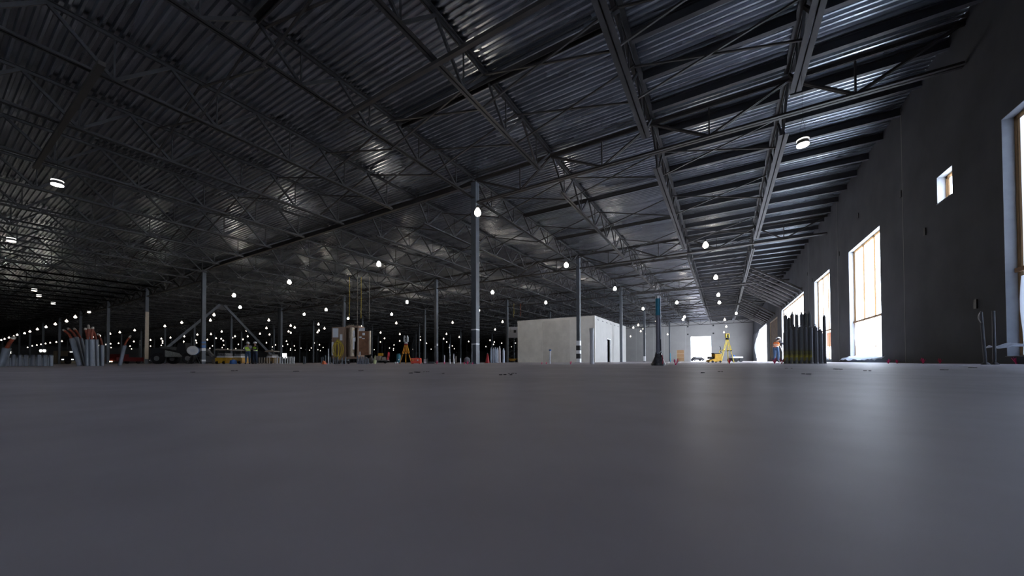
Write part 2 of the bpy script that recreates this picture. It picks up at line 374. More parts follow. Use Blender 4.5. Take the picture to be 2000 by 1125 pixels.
MA = far_joist(0,True); MF = far_joist(0,False)
BAYN = ['nearest bay','second bay','third bay','fourth bay','fifth bay','last bay']
nj = 0; stuffj = MB()
def joist(x, k, i):
    global nj
    y = Y0-S+k*S
    side = 'over the tall central column' if i == 0 else '%s %s of the tall column line' % (ORD[abs(i)] if abs(i) < 17 else 'far', 'left' if i < 0 else 'right')
    near = k <= 1 and i >= -6; mid = k <= 3 and i >= -10
    if near or mid:
        lab = 'dark roof truss joist, %s, %s' % (side, BAYN[k]); o = thing('roof_joist', lab, 'roof joist', (x,y,0), 0, 'open web roof joists')
        for nm, me in ((PW if i >= 2 else PTIE if i == 0 else PA if i > 0 else PB) if near else MA): linkmesh(nm, me, o)
    else:
        o = linkmesh('roof_joist', MF); o.location = (x,y,0)
        lab = ('thin dark roof joist high over the distant right part of the hall' if i >= -10 else 'faint dark roof joist lost in the gloom of the far left hall') 
        tag(o, lab, 'roof joist', 'distant roof joists, right part' if i >= -10 else 'distant roof joists, left part')
    nj += 1
def jx(i): return X0+GX*i if i > 0 else X0+JX*i
def jlist():
    out = []
    for k in range(0, 16):
        for i in range(3, -66, -1):
            x = jx(i); y = Y0-S+k*S
            if y+S > YB: continue
            if y+S > YF and x > XR-1: continue
            # in view?
            c = Vector((x, y+S/2, 0)); dd = c.dot(FW)
            ends = [Vector((x,yy,9)) for yy in (max(y,.2), y+S)]
            px = [e.dot(RT)/max(e.dot(FW),.01) for e in ends]
            if max(px) < -1.5: continue
            out.append((c.length, i, k))
    out.sort(); return out
JL = jlist()
for d_, i, k in JL[:300]: joist(jx(i), k, i)
for d_, i, k in JL[300:]:
    x = jx(i); y = Y0-S+k*S; b = joist_nodes(0)
    stuffj.bar((x,y+.1,HT-.05),(x,y+S-.1,HT-.05), .2,.1); stuffj.bar((x,b[0],HB+.05),(x,b[-1],HB+.05), .2,.1)
    tp = [y+.1]+[y+v+1.22 for v in b[:-1]]+[y+S-.1]
    for q,v in enumerate(b): stuffj.bar((x,tp[q],HT-.05),(x,y+v,HB+.05),.08,.07,(1,0,0)).bar((x,tp[q+1],HT-.05),(x,y+v,HB+.05),.08,.07,(1,0,0))
if len(JL) > 300:
    o = stuffj.build('roof_joist', STEEL); tag(o, 'mass of most distant roof joists deep in the dark hall', 'roof joists', None, 'stuff')

# girders along x
def girder_parts(L, tops, bots):
    P = []; zt = HT-.16; zb = HB+.06
    P.append(('top_chord', MB().ell((.0,0,HT-.17),(L,0,HT-.17), .26, .13, .03, .016, True).mesh('top_chord', STEELD)))
    P.append(('bottom_chord', MB().ell((.12,0,HB+.06),(L-.03,0,HB+.06), .24, .12, .03, .016).mesh('bottom_chord', STEELD)))
    for k,x in enumerate(bots):
        for t in (tops[k], tops[k+1]): P.append(('diagonal', MB().ell((t,0,zt),(x,0,zb), .12, .09, .03).mesh('diagonal', STEELD)))
        P.append(('vertical', MB().bar((x,0,zb),(x,0,zt), .05, .05).mesh('vertical', STEELD)))
    return P
gL = W-X0; GR = girder_parts(gL, [.1, GX, 2*GX, 3*GX, gL-.05], [.62*GX, 1.54*GX, 2.46*GX, 3.38*GX])
GLp = girder_parts(BX, [.1, JX, 2*JX, 3*JX, BX-.1], [.5*JX, 1.5*JX, 2.5*JX, 3.5*JX])
def merge_mesh(P, name):
    mb = MB()
    for nm, me in P: mb._add([tuple(v.co) for v in me.vertices], [tuple(p.vertices) for p in me.polygons])
    return mb.mesh(name, STEELD)
GFm = merge_mesh(GLp, 'roof_girder')
def girder(x, k, P, lab):
    o = thing('roof_girder', lab, 'roof girder', (x, Y0+k*S, 0), 0, 'roof girder trusses')
    for nm, me in P: linkmesh(nm, me, o)
gl = ['from the tall central column to the right wall','from the second column to the right wall','from the third column to the right wall','from the fourth column to the right wall','fifth in the row towards the end wall','last in the row before the end wall']
for k in range(6): girder(X0, k, GR, 'truss girder %s' % gl[k])
for k in range(0, 14):
    for b in range(1, 15):
        x = X0-b*BX; y = Y0+k*S
        if y > YB-3 or (y > YF-2 and x+BX > XR): continue
        if k == 0 and b <= 2: continue
        c = Vector((x+BX/2, y, 0))
        if c.dot(FW) < 1 or c.dot(RT)/c.dot(FW) < -1.75: continue
        if k <= 2 and b <= 3: girder(x, k, GLp, 'truss girder on the %s cross line, %s span left of the tall column' % (['nearest','second','third'][k], ORD[b]))
        else:
            o = linkmesh('roof_girder', GFm); o.location = (x,y,0); tag(o, 'dim distant truss girder crossing the roof far beyond the front columns', 'roof girder', 'distant roof girders')
o = MB().b2((-2*BX,-.09,-.3),(0,.09,-.275)).b2((-2*BX,-.09,-.025),(0,.09,0)).b2((-2*BX,-.008,-.28),(0,.008,-.02)).build('roof_beam', STEELD); o.location = (X0-.2,Y0,HT-.06)
tag(o, 'shallow dark roof beam running left from the head of the tall central column', 'roof beam')
# top-level cross beams at third points, bottom strut, X bridging
tb = MB().b2((0,-.1,-.012),(GX*2-.25,.1,0)).b2((0,-.1,-.16),(GX*2-.25,-.086,0)).b2((0,.086,-.16),(GX*2-.25,.1,0)).mesh('roof_beam', STEELD)
nb = 0
for k in range(0,6):
    for t in (1,2):
        y = Y0-S+k*S+t*S/3
        o = linkmesh('roof_beam', tb); o.location = (X0+.1,y,HT-.11)
        tag(o, 'dark channel under the deck right of the tall column, %s of two, %s' % (['nearer','farther'][t-1], BAYN[k]), 'roof beam', 'channels under the deck')
o = MB().bar((X0,0,0),(W-.05,0,0), .12,.1).build('roof_strut', STEELD); o.location = (0,Y0-S/2,HB-.06); tag(o, 'dark strut tying the joist bottoms together at mid bay, top centre of view', 'roof strut')
o = MB().bar((X0-3.2*JX,0,0),(X0-.8*JX,0,0), .14,.12).build('roof_strut', STEELD); o.location = (0,2.55,HB-.09); tag(o, 'thick dark strut crossing under the joists at the upper left', 'roof strut')
def xbr(x0, x1, y, lab, grp):
    t = thing('cross_bridging', lab, 'bridging', (x0,y,0), 0, grp); L = x1-x0
    MB().bar((0,0,HB+.1),(L,0,HT-.12), .05,.05).build('brace', STEELD, t); MB().bar((0,.05,HT-.12),(L,.05,HB+.1), .05,.05).build('brace', STEELD, t)
xb = [MB().bar((0,0,HB+.1),(L,0,HT-.12), .05,.05).mesh('brace', STEELD) for L in (GX,JX)]; xc = [MB().bar((0,.06,HT-.12),(L,.06,HB+.1), .05,.05).mesh('brace', STEELD) for L in (GX,JX)]
for k in range(0,5):
    for t in (.145,.47,.855) if k else (.35,.645,.79):
        for i in range(2,-9,-1):
            if i < -2 and t not in (.47,.645): continue
            if k > 2 and i < -4: continue
            a = jx(i); q = 0 if i >= 0 else 1; y = Y0-S+k*S+t*S
            o = thing('cross_bridging', 'crossed bridging, %s joist gap %s of tall column line, %s, %s' % (ORD[i+1] if i >= 0 else ORD[-i], 'right' if i >= 0 else 'left', 'near' if t < .4 else 'middle' if t < .7 else 'far', BAYN[k]), 'bridging', (a,y,0), 0, 'crossed bridging between joists')
            linkmesh('brace', xb[q], o); linkmesh('brace', xc[q], o)
# purlins on the right
def ibeam(L): return MB().b2((0,-.075,-.30),(L,.075,-.285)).b2((0,-.075,-.015),(L,.075,0)).b2((0,-.012,-.29),(L,.012,-.01))
pA = ibeam(GX-.30).mesh('purlin', PURL); pB = ibeam(W-jx(3)-.15).mesh('purlin', PURL)
pA2 = ibeam(GX-.20).mesh('purlin', PURL)
for n_ in range(-2, 57):
    y = Y0-S+ (n_+.5)*S/9
    if y > YF-.5 or y < -1: continue
    where = BAYN[min(5,max(0,int((y-(Y0-S))//S)))]
    far_ = y > Y0+S; o = linkmesh('purlin', pA2 if far_ else pA); o.location = (jx(2)+(.10 if far_ else .15),y,HT+.048); tag(o, 'dark roof purlin between the last two joists before the right wall, %s' % where, 'purlin', 'purlins between the joists, '+where)
    o = linkmesh('purlin', pB); o.location = (jx(3)+.148,y,HT+.048); tag(o, 'dark roof purlin running into the top of the right wall, %s' % where, 'purlin', 'purlins into the right wall, '+where)
# knee braces along the right wall
kb = MB().bar((0,0,6.2),(-3.85,0,8.75), .16,.16).box((-.03,0,6.2),(.06,.3,.35))
kbm = kb.mesh('wall_brace', STEELD)
for q,(a,b_) in enumerate(((39.0,51.3),(57.5,74))):
    for n_ in range(8):
        y = a+(b_-a)*n_/7; o = linkmesh('wall_brace', kbm); o.location = (W,y,0)
        tag(o, 'slanting steel brace from roof down to right wall, %s of the %s row' % (ORD[n_+1], ['nearer','farther'][q]), 'brace', 'slanting braces on the right wall')

# columns
def column_parts(tape=None, s_=.30, hgt_=HT-.24):
    P = [('shaft', MB().b2((-s_/2,-s_/2,.02),(s_/2,s_/2,hgt_-.02)).mesh('shaft', COLM)), ('base_plate', MB().b2((-.28,-.28,0),(.28,.28,.02)).mesh('base_plate', COLM)),
         ('cap_plate', MB().b2((-.2,-.2,hgt_-.02),(.2,.2,hgt_)).mesh('cap_plate', STEELD))]
    return P
CP = column_parts(); CFm = MB().b2((-.15,-.15,0),(.15,.15,HT-.24)).mesh('steel_column', COLM)
names = {(0,0):'tall square steel column nearest the camera, two thin white bands',(0,1):'steel column wrapped with white and black tape in front of the concrete room',
 (0,2):'slim steel column before the right side of the concrete room',(0,3):'slim steel column just left of the blue-topped pipe',(1,1):'grey steel column with small paper tags left of the tall central column',
 (2,0):'grey steel column with blue and white tape beside the telehandler',(2,1):'steel column rising behind the brown tool cabinet',(3,0):'dim steel column with one warm-lit edge at the left',
 (3,1):'dark steel column with a twin close beside it, behind the white stub pipes',(1,2):'slim steel column left of the concrete room',(2,2):'slim steel column right of the orange tripod'}
def box_band(m, z0, z1, r=.155): return m.b2((-r,-r,z0),(r,r,z1))
for (i,k) in [(i,k) for k in range(0,12) for i in range(0,13)]:
    if (i,k) == (1,0): continue
    x = X0-i*BX; y = Y0+k*S
    if y > YB-5 or (y > YF-3 and x > XR-3): continue
    if k == 5 and i < 3: y = 92
    c = Vector((x,y,0)); dp = c.dot(FW)
    if dp < 1 or c.dot(RT)/dp < -1.5: continue
    if (i,k) in names:
        o = thing('steel_column', names[(i,k)], 'column', (x,y,0), 0, 'steel roof columns')
        for nm, me in CP: linkmesh(nm, me, o)
        if (i,k) == (0,0):
            for z in (.98,1.72): box_band(MB(), z, z+.06).build('tape_band', TAPE, o, 'white tape band')
        if (i,k) == (0,1):
            for z0,z1,mm,l in ((.02,.35,TAPE,'white tape wrap at the foot'),(.35,.78,DARK,'dark wrap'),(.78,1.08,TAPE,'white tape wrap'),(1.08,1.5,DARK,'dark wrap'),(1.5,1.92,TAPE,'upper white tape wrap')):
                box_band(MB(), z0, z1, .165 if mm is TAPE else .18).build('wrap', mm, o, l)
        if (i,k) == (2,0):
            for z0,z1,mm,l in ((.25,.42,TAPE,'low white tape'),(1.3,1.55,TAPE,'white tape band'),(1.6,1.85,BLUE,'dark blue tape band'),(2.05,2.2,BLUE,'blue tape band')):
                box_band(MB(), z0, z1, .16).build('tape_band', mm, o, l)
        if (i,k) == (1,1):
            MB().b2((.151,-.1,1.9),(.156,.1,2.15)).build('paper_tag', PAPER, o); MB().b2((-.1,-.156,1.7),(.0,-.151,1.9)).build('paper_tag', PAPER, o)
        if (i,k) == (0,3):
            MB().b2((-.155,-.155,.1),(.155,.155,.9)).build('wrap', TAPE, o, 'tattered white wrap')
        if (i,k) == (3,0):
            MB().b2((.15,-.16,.6),(.2,.16,6.4)).build('lit_edge_strip', PALEW, o, 'pale strip painted in as the lit edge')  # pale strip puts the warm light on this face into colour
    else:
        o = linkmesh('steel_column', CFm); o.location = (x,y,0)
        tag(o, 'thin dim steel column standing far back in the hall', 'column', 'distant roof columns')
o = thing('steel_column', 'right-hand twin of the dark column pair behind the white stub pipes', 'column', (X0-3*BX+.55,Y0+S,0), 0, 'steel roof columns')
for nm, me in CP: linkmesh(nm, me, o)
# chevron brace between the two left columns
xb_ = X0-3*BX
t = thing('chevron_brace', 'large inverted V steel brace standing between the left columns', 'brace', (xb_,Y0+S/2,0))
MB().bar((0,-S/2+.35,.35),(0,-.25,8.3), .3,.3).build('brace_leg', COLM, t); MB().bar((0,S/2-.35,.35),(0,.25,8.3), .3,.3).build('brace_leg', COLM, t)
MB().b2((-.02,-.7,7.6),(.02,.7,8.25)).build('gusset_plate', STEELD, t)

# ------------------------------------------------------------------ concrete room
cr = thing('concrete_room', 'free-standing pale concrete block room with flat top and narrow dark doorway', 'concrete room', (-12.0,38.0,0))
RL, RD, RH = 9.7, 14.3, 5.1; jn = [0,2.95,6.3,RL]; t_ = .2
ctones = [mat('room_panel_a',(.66,.645,.59),.85,0,.10,1.2,.15), mat('room_panel_b',(.56,.545,.50),.85,0,.12,1.0,.15), mat('room_panel_c',(.63,.615,.57),.85,0,.10,1.1,.15)]  # front panels lightened in colour to make up for weaker light there
for q in range(3): MB().b2((-jn[q+1]+.008,0,0),(-jn[q]-.008,t_,RH-.28)).build('front_panel', ctones[[2,1,0][q]], cr)
MB().b2((-RL,-.03,RH-.28),(0,t_,RH)).build('top_band', ctones[0], cr)
da, db, dz = 4.55, 6.25, 2.85
sp = MB().b2((-t_,t_,0),(0,da,RH-.0)).b2((-t_,db,0),(0,RD,RH)).b2((-t_,da,dz),(0,db,RH)); sp.build('side_wall', mat('room_side',(.40,.395,.38),.85,0,.06,1.2,.1), cr)  # same concrete, side darkened in colour to offset the strong window light
MB().b2((-.1,da,0),(.03,da+.1,dz)).b2((-.1,db-.1,0),(.03,db,dz)).b2((-.1,da,dz-.1),(.03,db,dz)).build('door_frame', WHITE, cr)
MB().b2((-RL,t_,0),(-RL+t_,RD,RH)).b2((-RL,RD-t_,0),(-t_,RD,RH)).build('rear_wall', ctones[1], cr)
MB().b2((-RL+t_,t_,RH-.2),(-t_,RD-t_,RH-.02)).build('roof_slab', ctones[1], cr)
MB().b2((-3,da-1,0),(-2.9,db+1,RH-.3)).build('dark_backing', DARK, cr)  # dark sheet inside the room, straight behind the doorway
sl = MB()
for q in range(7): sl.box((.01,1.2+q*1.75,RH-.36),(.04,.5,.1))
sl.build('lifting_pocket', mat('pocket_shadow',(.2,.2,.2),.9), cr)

# ------------------------------------------------------------------ lamps
def lamp_bulb():
    P = [('lamp_bulb', MB().lathe([(.001,-.15),(.08,-.13),(.13,-.07),(.135,-.0),(.11,.07),(.07,.13),(.05,.17),(.001,.17)],n=12).mesh('lamp_bulb', LAMPB)),
         ('lamp_cap', MB().lathe([(.001,.17),(.06,.17),(.07,.24),(.03,.30),(.001,.30)],n=10).mesh('lamp_cap', DARK)),
         ('cord', MB().cyl((0,0,.29),(0,0,HB-6.3),.006,n=4).mesh('cord', BLACK))]
    return P
LB = lamp_bulb()
LBF = MB().lathe([(.001,-.17),(.09,-.15),(.15,-.08),(.16,-.01),(.12,.07),(.06,.14),(.04,.2),(.001,.3)],n=8).mesh('hanging_lamp', LAMPF)
def highbay():
    return [('lens', MB().lathe([(.001,-.10),(.20,-.10),(.225,-.085)],n=20).mesh('lens', LAMPW)),
      ('rim', MB().lathe([(.205,-.10),(.235,-.10),(.24,-.06),(.225,-.05)],n=20).mesh('rim', LAMPC)),
      ('housing', MB().lathe([(.225,-.06),(.22,.06),(.12,.07),(.1,.14),(.001,.14)],n=20).mesh('housing', DARK)),
      ('upper_ring', MB().lathe([(.222,.045),(.235,.05),(.235,.075),(.19,.08)],n=20).mesh('upper_ring', LAMPC)),
      ('hanger', MB().cyl((.16,0,.07),(0,0,.75),.006,n=4).cyl((-.16,0,.07),(0,0,.75),.006,n=4).cyl((0,0,.75),(0,0,HB-6.3),.006,n=4).mesh('hanger', BLACK))]
HBm = highbay()
near = [(112,357,1,'round high-bay lamp with glowing rim, largest at the upper left'),(22,468,1,'round high-bay lamp on V wires at the far left edge'),(1568,278,1,'bright hanging work lamp on V wires near the right wall, closest of all'),
 (933,415,0,'bright bulb lamp overlapping the right edge of the tall central column'),(1378,479,0,'hanging bulb lamp in the right roof area, below and left of the closest lamp'),(740,516,0,'bright hanging bulb lamp left of the tall column, highest of the middle left'),
 (1106,518,0,'bright hanging bulb lamp above the concrete room, left of its taped column'),(565,551,0,'bright hanging bulb lamp above and right of the inverted V brace'),(1398,542,0,'hanging bulb lamp directly under the right roof, upper of a vertical run'),
 (1403,576,0,'hanging bulb lamp, upper of the close pair in the right roof'),(1405,591,0,'hanging bulb lamp, lower of the close pair in the right roof'),(962,571,0,'bright bulb lamp right of the tall central column'),
 (1201,564,0,'hanging bulb lamp above the right end of the concrete room'),(1066,591,0,'small bulb lamp over the left half of the concrete room'),(795,590,0,'bulb lamp hanging above the orange tripod'),
 (457,577,0,'bulb lamp just right of the apex of the inverted V brace'),(469,600,0,'second bulb lamp below the apex of the inverted V brace'),(935,606,0,'small bulb lamp low against the tall central column'),
 (67,566,1,'small round lamp at the left, upper of three stepping down'),(76,577,1,'small round lamp at the left, middle of three stepping down'),(104,592,1,'small round lamp at the left, lower of three stepping down'),
 (1322,591,0,'bulb lamp above and left of the bright far doorway'),(1337,619,0,'bulb lamp, upper of the pair above the bright far doorway'),(1334,624,0,'bulb lamp, lower of the pair above the bright far doorway'),
 (1438,612,0,'bulb lamp high at the right end of the end wall'),(1256,603,0,'bulb lamp between the concrete room and the blue-topped pipe'),(637,605,0,'bulb lamp up and left of the brown tool cabinet'),
 (680,622,0,'bulb lamp just over the brown tool cabinet'),(765,614,0,'bulb lamp up and left of the orange tripod'),(594,614,0,'bulb lamp high between the twin columns and the brown cabinet'),(174,609,1,'nearest lamp of the long receding row at the left')]
for px,py,ty,lab in near:
    p_ = at_z(px,py,6.3); o = thing('hanging_lamp', lab, 'lamp', p_, -YAW*0, 'hanging work lamps')
    for nm, me in (HBm if ty else LB): linkmesh(nm, me, o)
    if ty: o.scale = (.62,.62,1)
rowA = [(147,619),(130,627),(108,633),(90,638.5),(73,643),(58.5,647.5),(48,651),(33.5,654),(27,657),(17.5,659.5),(9,662),(2.5,664)]
rowB = [(121,666.5),(110,668),(98,669.5),(89,671),(80,672.5),(72,674),(63,675.5),(54,678.5)]
left = [(181,658),(147.5,663),(195,656),(183,676),(194,675),(207,673),(216,671.5),(217,679),(231.5,670.5),(236,679),(254,676),(257,681.5),(261.5,667),(275,665.5),(274.5,673.5),(275,677.5),(294,664),(294,676),(315,661.5),(317.5,666),(317.5,670),(315,674.5),(333,659.5),(360,657),(359,667),(358.5,671),(382.5,665),(384,669.5),(385.5,653.5),(349,681),(355,630),(322,637),(263,645),(234,649),(215,652)]
mid = [(411,625.6),(418,615),(412,652.6),(422,660.6),(405,663.6),(415,675.6),(410,680),(433,647.6),(432,661.6),(436,665.4),(437,674),(434,679),(445,681.6),(454,659.6),(459,656.8),(465.6,672.6),(460.6,681),(474.6,663),(476.4,680),(481.6,645.6),(483.8,657),(507.8,652),(520.4,640.8),(525,625.4),(526.4,653.4),(520.4,669.4),(532,677.6),(531,682.8),(538,673.8),(552,676),(549.4,681.6),(559.6,666.4),(561.8,672.6),(567.6,681),(567,684),(574.8,675.6),(576.4,684),(563.6,647.4),(568,650),(567.8,636),(575.6,639.6),(587.8,680),(584.4,684),(604.8,684),(608,679.6),(613.6,669.8),(620,649),(623,645.4),(622,633.4),(633.8,641.4),(624,673.4),(631,678.8),(621,683),(625.6,685)]
cen = [(706,638.4),(743.4,649.6),(751,660.8),(743,668),(731,683),(774,631),(781,652.6),(780.8,666),(769.6,673.8),(760.8,679.6),(768.6,681),(768.6,684),(819.6,657.4),(821,664),(818.4,677.6),(833,670.6),(842,682),(805.6,682),(854.4,640),(850.8,663.6),(866.4,661.8),(872,652.4),(872.4,668),(884,630),(883.4,675.6),(887.6,681),(877.6,679),(897,658.4),(915.4,667)]
cen2 = [(949,677),(957,664.6),(965.4,668),(963.8,672.6),(967,643.6),(981.6,628.6),(980,670.4),(999,677),(1007,670)]
rt_ = [(1246.5,635),(1237,640),(1256.6,642),(1251.5,647),(1259.6,652),(1231.5,657),(1282,627),(1304,653),(1415.5,624.5),(1418.5,638),(1414,649)]
for lst,lab,grp in ((rowA,'tiny lamp in the long receding row at the left edge of the hall','long receding lamp row at the left'),(rowB,'tiny lamp in the lower short row above the short grey stubs','lower lamp row at the left'),
    (left,'tiny glowing lamp in the dark hall left of the inverted V brace column','tiny lamps left of the blue-taped column'),(mid,'tiny glowing lamp in the dark hall between the blue-taped column and the brown cabinet','tiny lamps left of the brown cabinet'),
    (cen,'tiny glowing lamp in the dark hall between the brown cabinet and the tall column','tiny lamps left of the tall column'),(cen2,'tiny glowing lamp in the dark hall between the tall column and the concrete room','tiny lamps left of the concrete room'),
    (rt_,'tiny bulb lamp hanging before the pale end wall','tiny lamps before the end wall')):
    for px,py in lst:
        p_ = at_z(px,py,6.3)
        if p_.x < XL+1 or p_.y > YB-1: p_ = p_*min((XL+1)/min(p_.x,-1), (YB-1)/max(p_.y,1)); 
        o = linkmesh('hanging_lamp', LBF); o.location = (p_.x, min(p_.y, (YF-.5 if p_.x > XR else YB-1)), 6.3); tag(o, lab, 'lamp', grp)

# ------------------------------------------------------------------ people
def skinned(name, pts, edges, m, parent, root=0, sub=2):
    me = bpy.data.meshes.new(name); me.from_pydata([p[0] for p in pts], edges, []); me.materials.append(m)
    o = bpy.data.objects.new(name, me); C.objects.link(o); o.parent = parent
    sk = o.modifiers.new('Skin', 'SKIN'); sk.use_smooth_shade = True
    for i,p in enumerate(pts):
        r = p[1] if isinstance(p[1], tuple) else (p[1],p[1]); me.skin_vertices[0].data[i].radius = r; me.skin_vertices[0].data[i].use_root = (i == root)
    sb = o.modifiers.new('Subdivision', 'SUBSURF'); sb.levels = sub; sb.render_levels = sub; return o
def person(loc, rz, label, J, shirt, pants, vest, hair=(.05,.03,.02), head_turn=0):
    """J: joints in metres, figure facing +y"""
    t = thing('person', label, 'person', loc, rz)
    V = {k: Vector(v) for k,v in J.items()}
    pts = []; ed = []; ix = {}
    def P(k, v, r, prev=None):
        ix[k] = len(pts); pts.append((Vector(v), r))
        if prev is not None: ed.append((ix[prev], ix[k]))
    pel, chest, neck, head = V['pelvis'], V['chest'], V['neck'], V['head']
    P('pelvis', pel, (.135,.10)); P('waist', pel.lerp(chest,.45), (.125,.09), 'pelvis'); P('chest', chest, (.15,.105), 'waist'); P('neck', neck, .055, 'chest')
    P('jaw', neck.lerp(head,.55), (.06,.07), 'neck'); P('head', head, (.075,.092), 'jaw'); P('crown', head+(head-neck).normalized()*.09, (.055,.065), 'head')
    for s_ in ('l','r'):
        P('sh'+s_, V['sh'+s_], .055, 'chest'); P('el'+s_, V['el'+s_], .042, 'sh'+s_); P('fa'+s_, V['el'+s_].lerp(V['wr'+s_],.35), .04, 'el'+s_); P('wr'+s_, V['wr'+s_], .027, 'fa'+s_)
        d = (V['wr'+s_]-V['el'+s_]).normalized(); side = Vector((1 if s_ == 'r' else -1,0,0)); pal = V['wr'+s_]+d*.06
        P('pa'+s_, pal, (.038,.018), 'wr'+s_); f = d.cross(Vector((0,0,1))); f = f.normalized() if f.length > .1 else Vector((0,1,0)); cu = f.cross(d)*-.02
        for q,(o_,ln) in enumerate(((-.03,.055),(-.01,.07),(.01,.065),(.03,.05))):
            P('f%d%s'%(q,s_), pal+d*.03+f*o_, .0095, 'pa'+s_); P('g%d%s'%(q,s_), pal+d*(.03+ln)+f*o_+cu, .0085, 'f%d%s'%(q,s_))
        P('th'+s_, V['wr'+s_]+d*.03-f*.035, .011, 'wr'+s_); P('ti'+s_, V['wr'+s_]+d*.08-f*.05+cu, .009, 'th'+s_)
        P('hp'+s_, V['hp'+s_], .095, 'pelvis'); P('kn'+s_, V['kn'+s_], .06, 'hp'+s_); P('ca'+s_, V['kn'+s_].lerp(V['an'+s_],.3), .058, 'kn'+s_); P('an'+s_, V['an'+s_], .04, 'ca'+s_); P('to'+s_, V['to'+s_], .038, 'an'+s_)
    skinned('body', pts, ed, SKIN, t)
    def chain(name, keys, m, parent=t, add=.016, sub=2):
        pp = []; ee = []; jx_ = {}
        for a,b,ra,rb in keys:
            for k,r in ((a,ra),(b,rb)):
                if k not in jx_:
                    v = pts[ix[k]][0] if k in ix else V[k]; rr = r if r else pts[ix[k]][1]; rr = tuple(q+add for q in rr) if isinstance(rr,tuple) else rr+add
                    jx_[k] = len(pp); pp.append((v, rr))
            ee.append((jx_[a],jx_[b]))
        return skinned(name, pp, ee, m, parent, 0, sub)
    chain('trousers', [('pelvis','waist',None,(.125,.09)),('pelvis','hpl',None,None),('hpl','knl',None,None),('knl','cal',None,None),('cal','anl',None,.045),('pelvis','hpr',None,None),('hpr','knr',None,None),('knr','car',None,None),('car','anr',None,.045)], pants)
    chain('shirt', [('pelvis','waist',(.12,.09),None),('waist','chest',None,None),('chest','neck',None,.045),('chest','shl',None,None),('shl','ell',None,None),('ell','fal',None,None),('fal','wrl',None,.028),('chest','shr',None,None),('shr','elr',None,None),('elr','far',None,None),('far','wrr',None,.028)], shirt)
    v = chain('safety_vest', [('pelvis','waist',(.115,.095),(.135,.10)),('waist','chest',(.135,.10),(.16,.115)),('chest','shl',(.16,.115),.04),('chest','shr',None,.04)], vest, t, .034)
    ax = (chest-pel).normalized(); mid = pel.lerp(chest,.5)
    bnd = MB(); 
    for q in (.25,.62):
        c = pel.lerp(chest,q); a = Vector((1,0,0)); b = ax.cross(a).normalized(); n = 18; vv = []
        for h_ in (-.025,.025): vv += [c+ax*h_+a*math.cos(2*PI*k/n)*.178+b*math.sin(2*PI*k/n)*.142 for k in range(n)]
        bnd._add(vv, [(k,(k+1)%n,n+(k+1)%n,n+k) for k in range(n)], True)
    bnd.build('reflective_band', REFL, v)
    for s_ in ('l','r'):
        a_, b_ = V['an'+s_], V['to'+s_]
        MB().ball(a_.lerp(b_,.45)+Vector((0,0,-.02)), .07, (.8,1.9,.8)).build('boot', BLACK, t)
    up = (head-neck).normalized(); hc = head+up*.045
    R_ = Matrix.Rotation(head_turn,3,'Z'); fwd = R_@Vector((0,1,0)); tilt = Vector((0,0,1)).rotation_difference(up).to_matrix(); fwd = tilt@fwd
    hat = MB(); hp = [(.128,0),(.125,.03),(.11,.075),(.075,.11),(.03,.125),(.001,.128)]; hat.lathe(hp,(0,0,0),16); hat.lathe([(.155,-.008),(.155,.0),(.12,.006)],(0,0,0),16)
    hat.box((0,.15,-.004),(.14,.07,.012)); hat.v = [tuple(hc+up*.02+tilt@(R_@Vector(q))) for q in hat.v]; hat.build('hard_hat', HAT, t)
    fc = head+fwd*.088; sd = fwd.cross(up).normalized()
    MB().ball(fc-up*.015, .016, (.8,1,1.3)).build('nose', SKIN, t)
    for g in (-1,1):
        MB().ball(fc+sd*g*.03+up*.01-fwd*.008, .011).build('eye', DARK, t); MB().ball(head+sd*g*.082-up*.01, .025, (.5,.8,1.2)).build('ear', SKIN, t)
    MB().box(tuple(fc-up*.052-fwd*.006), (.045,.012,.008)).build('mouth', REDD, t)
    hr = MB(); hr.ball(head-fwd*.02-up*.01, .09, (1,1,.9)); hr.build('hair', mat('dark_hair', hair, .9), t)
    return t
def stand(**k):
    J = dict(pelvis=(0,0,.98), chest=(0,.0,1.36), neck=(0,.01,1.52), head=(0,.03,1.645), shl=(-.19,0,1.45), shr=(.19,0,1.45), ell=(-.24,-.03,1.15), elr=(.24,-.03,1.15), wrl=(-.22,.12,.93), wrr=(.22,.12,.93),
             hpl=(-.095,0,.90), hpr=(.095,0,.90), knl=(-.11,.02,.5), knr=(.12,.03,.5), anl=(-.11,-.02,.085), anr=(.13,0,.085), tol=(-.13,.15,.05), tor=(.16,.17,.05))
    J.update(k); return J
cyaw = YAW
person(floor_at(484,29.5), YAW+PI+.5, 'person in white hard hat, lime vest and blue jeans, one hand raised to the face',
       stand(ell=(-.22,.2,1.22), wrl=(-.08,.26,1.42), elr=(.24,.02,1.16), wrr=(.12,.24,1.08)), GREYC, JEANS, LIME, head_turn=.3)
person(floor_at(498.5,29.3), YAW+PI-.15, 'person in white hard hat and dark sleeves with lime vest, arms folded, facing the camera',
       stand(ell=(-.24,.1,1.17), wrl=(.06,.2,1.2), elr=(.24,.1,1.17), wrr=(-.05,.23,1.15)), DKC, JEANS2, LIME)
person(floor_at(1516,24.6), YAW-1.2, 'person in white hard hat and orange vest leaning over a cart handle',
       stand(pelvis=(0,-.05,.97), chest=(0,.10,1.31), neck=(0,.17,1.45), head=(0,.24,1.56), shl=(-.19,.13,1.39), shr=(.19,.13,1.39), ell=(-.24,.36,1.26), elr=(.24,.36,1.26), wrl=(-.2,.62,1.17), wrr=(.2,.62,1.17), knl=(-.11,.05,.5), anl=(-.11,-.06,.085), tol=(-.12,.1,.05)), DKC, JEANS, VORG)

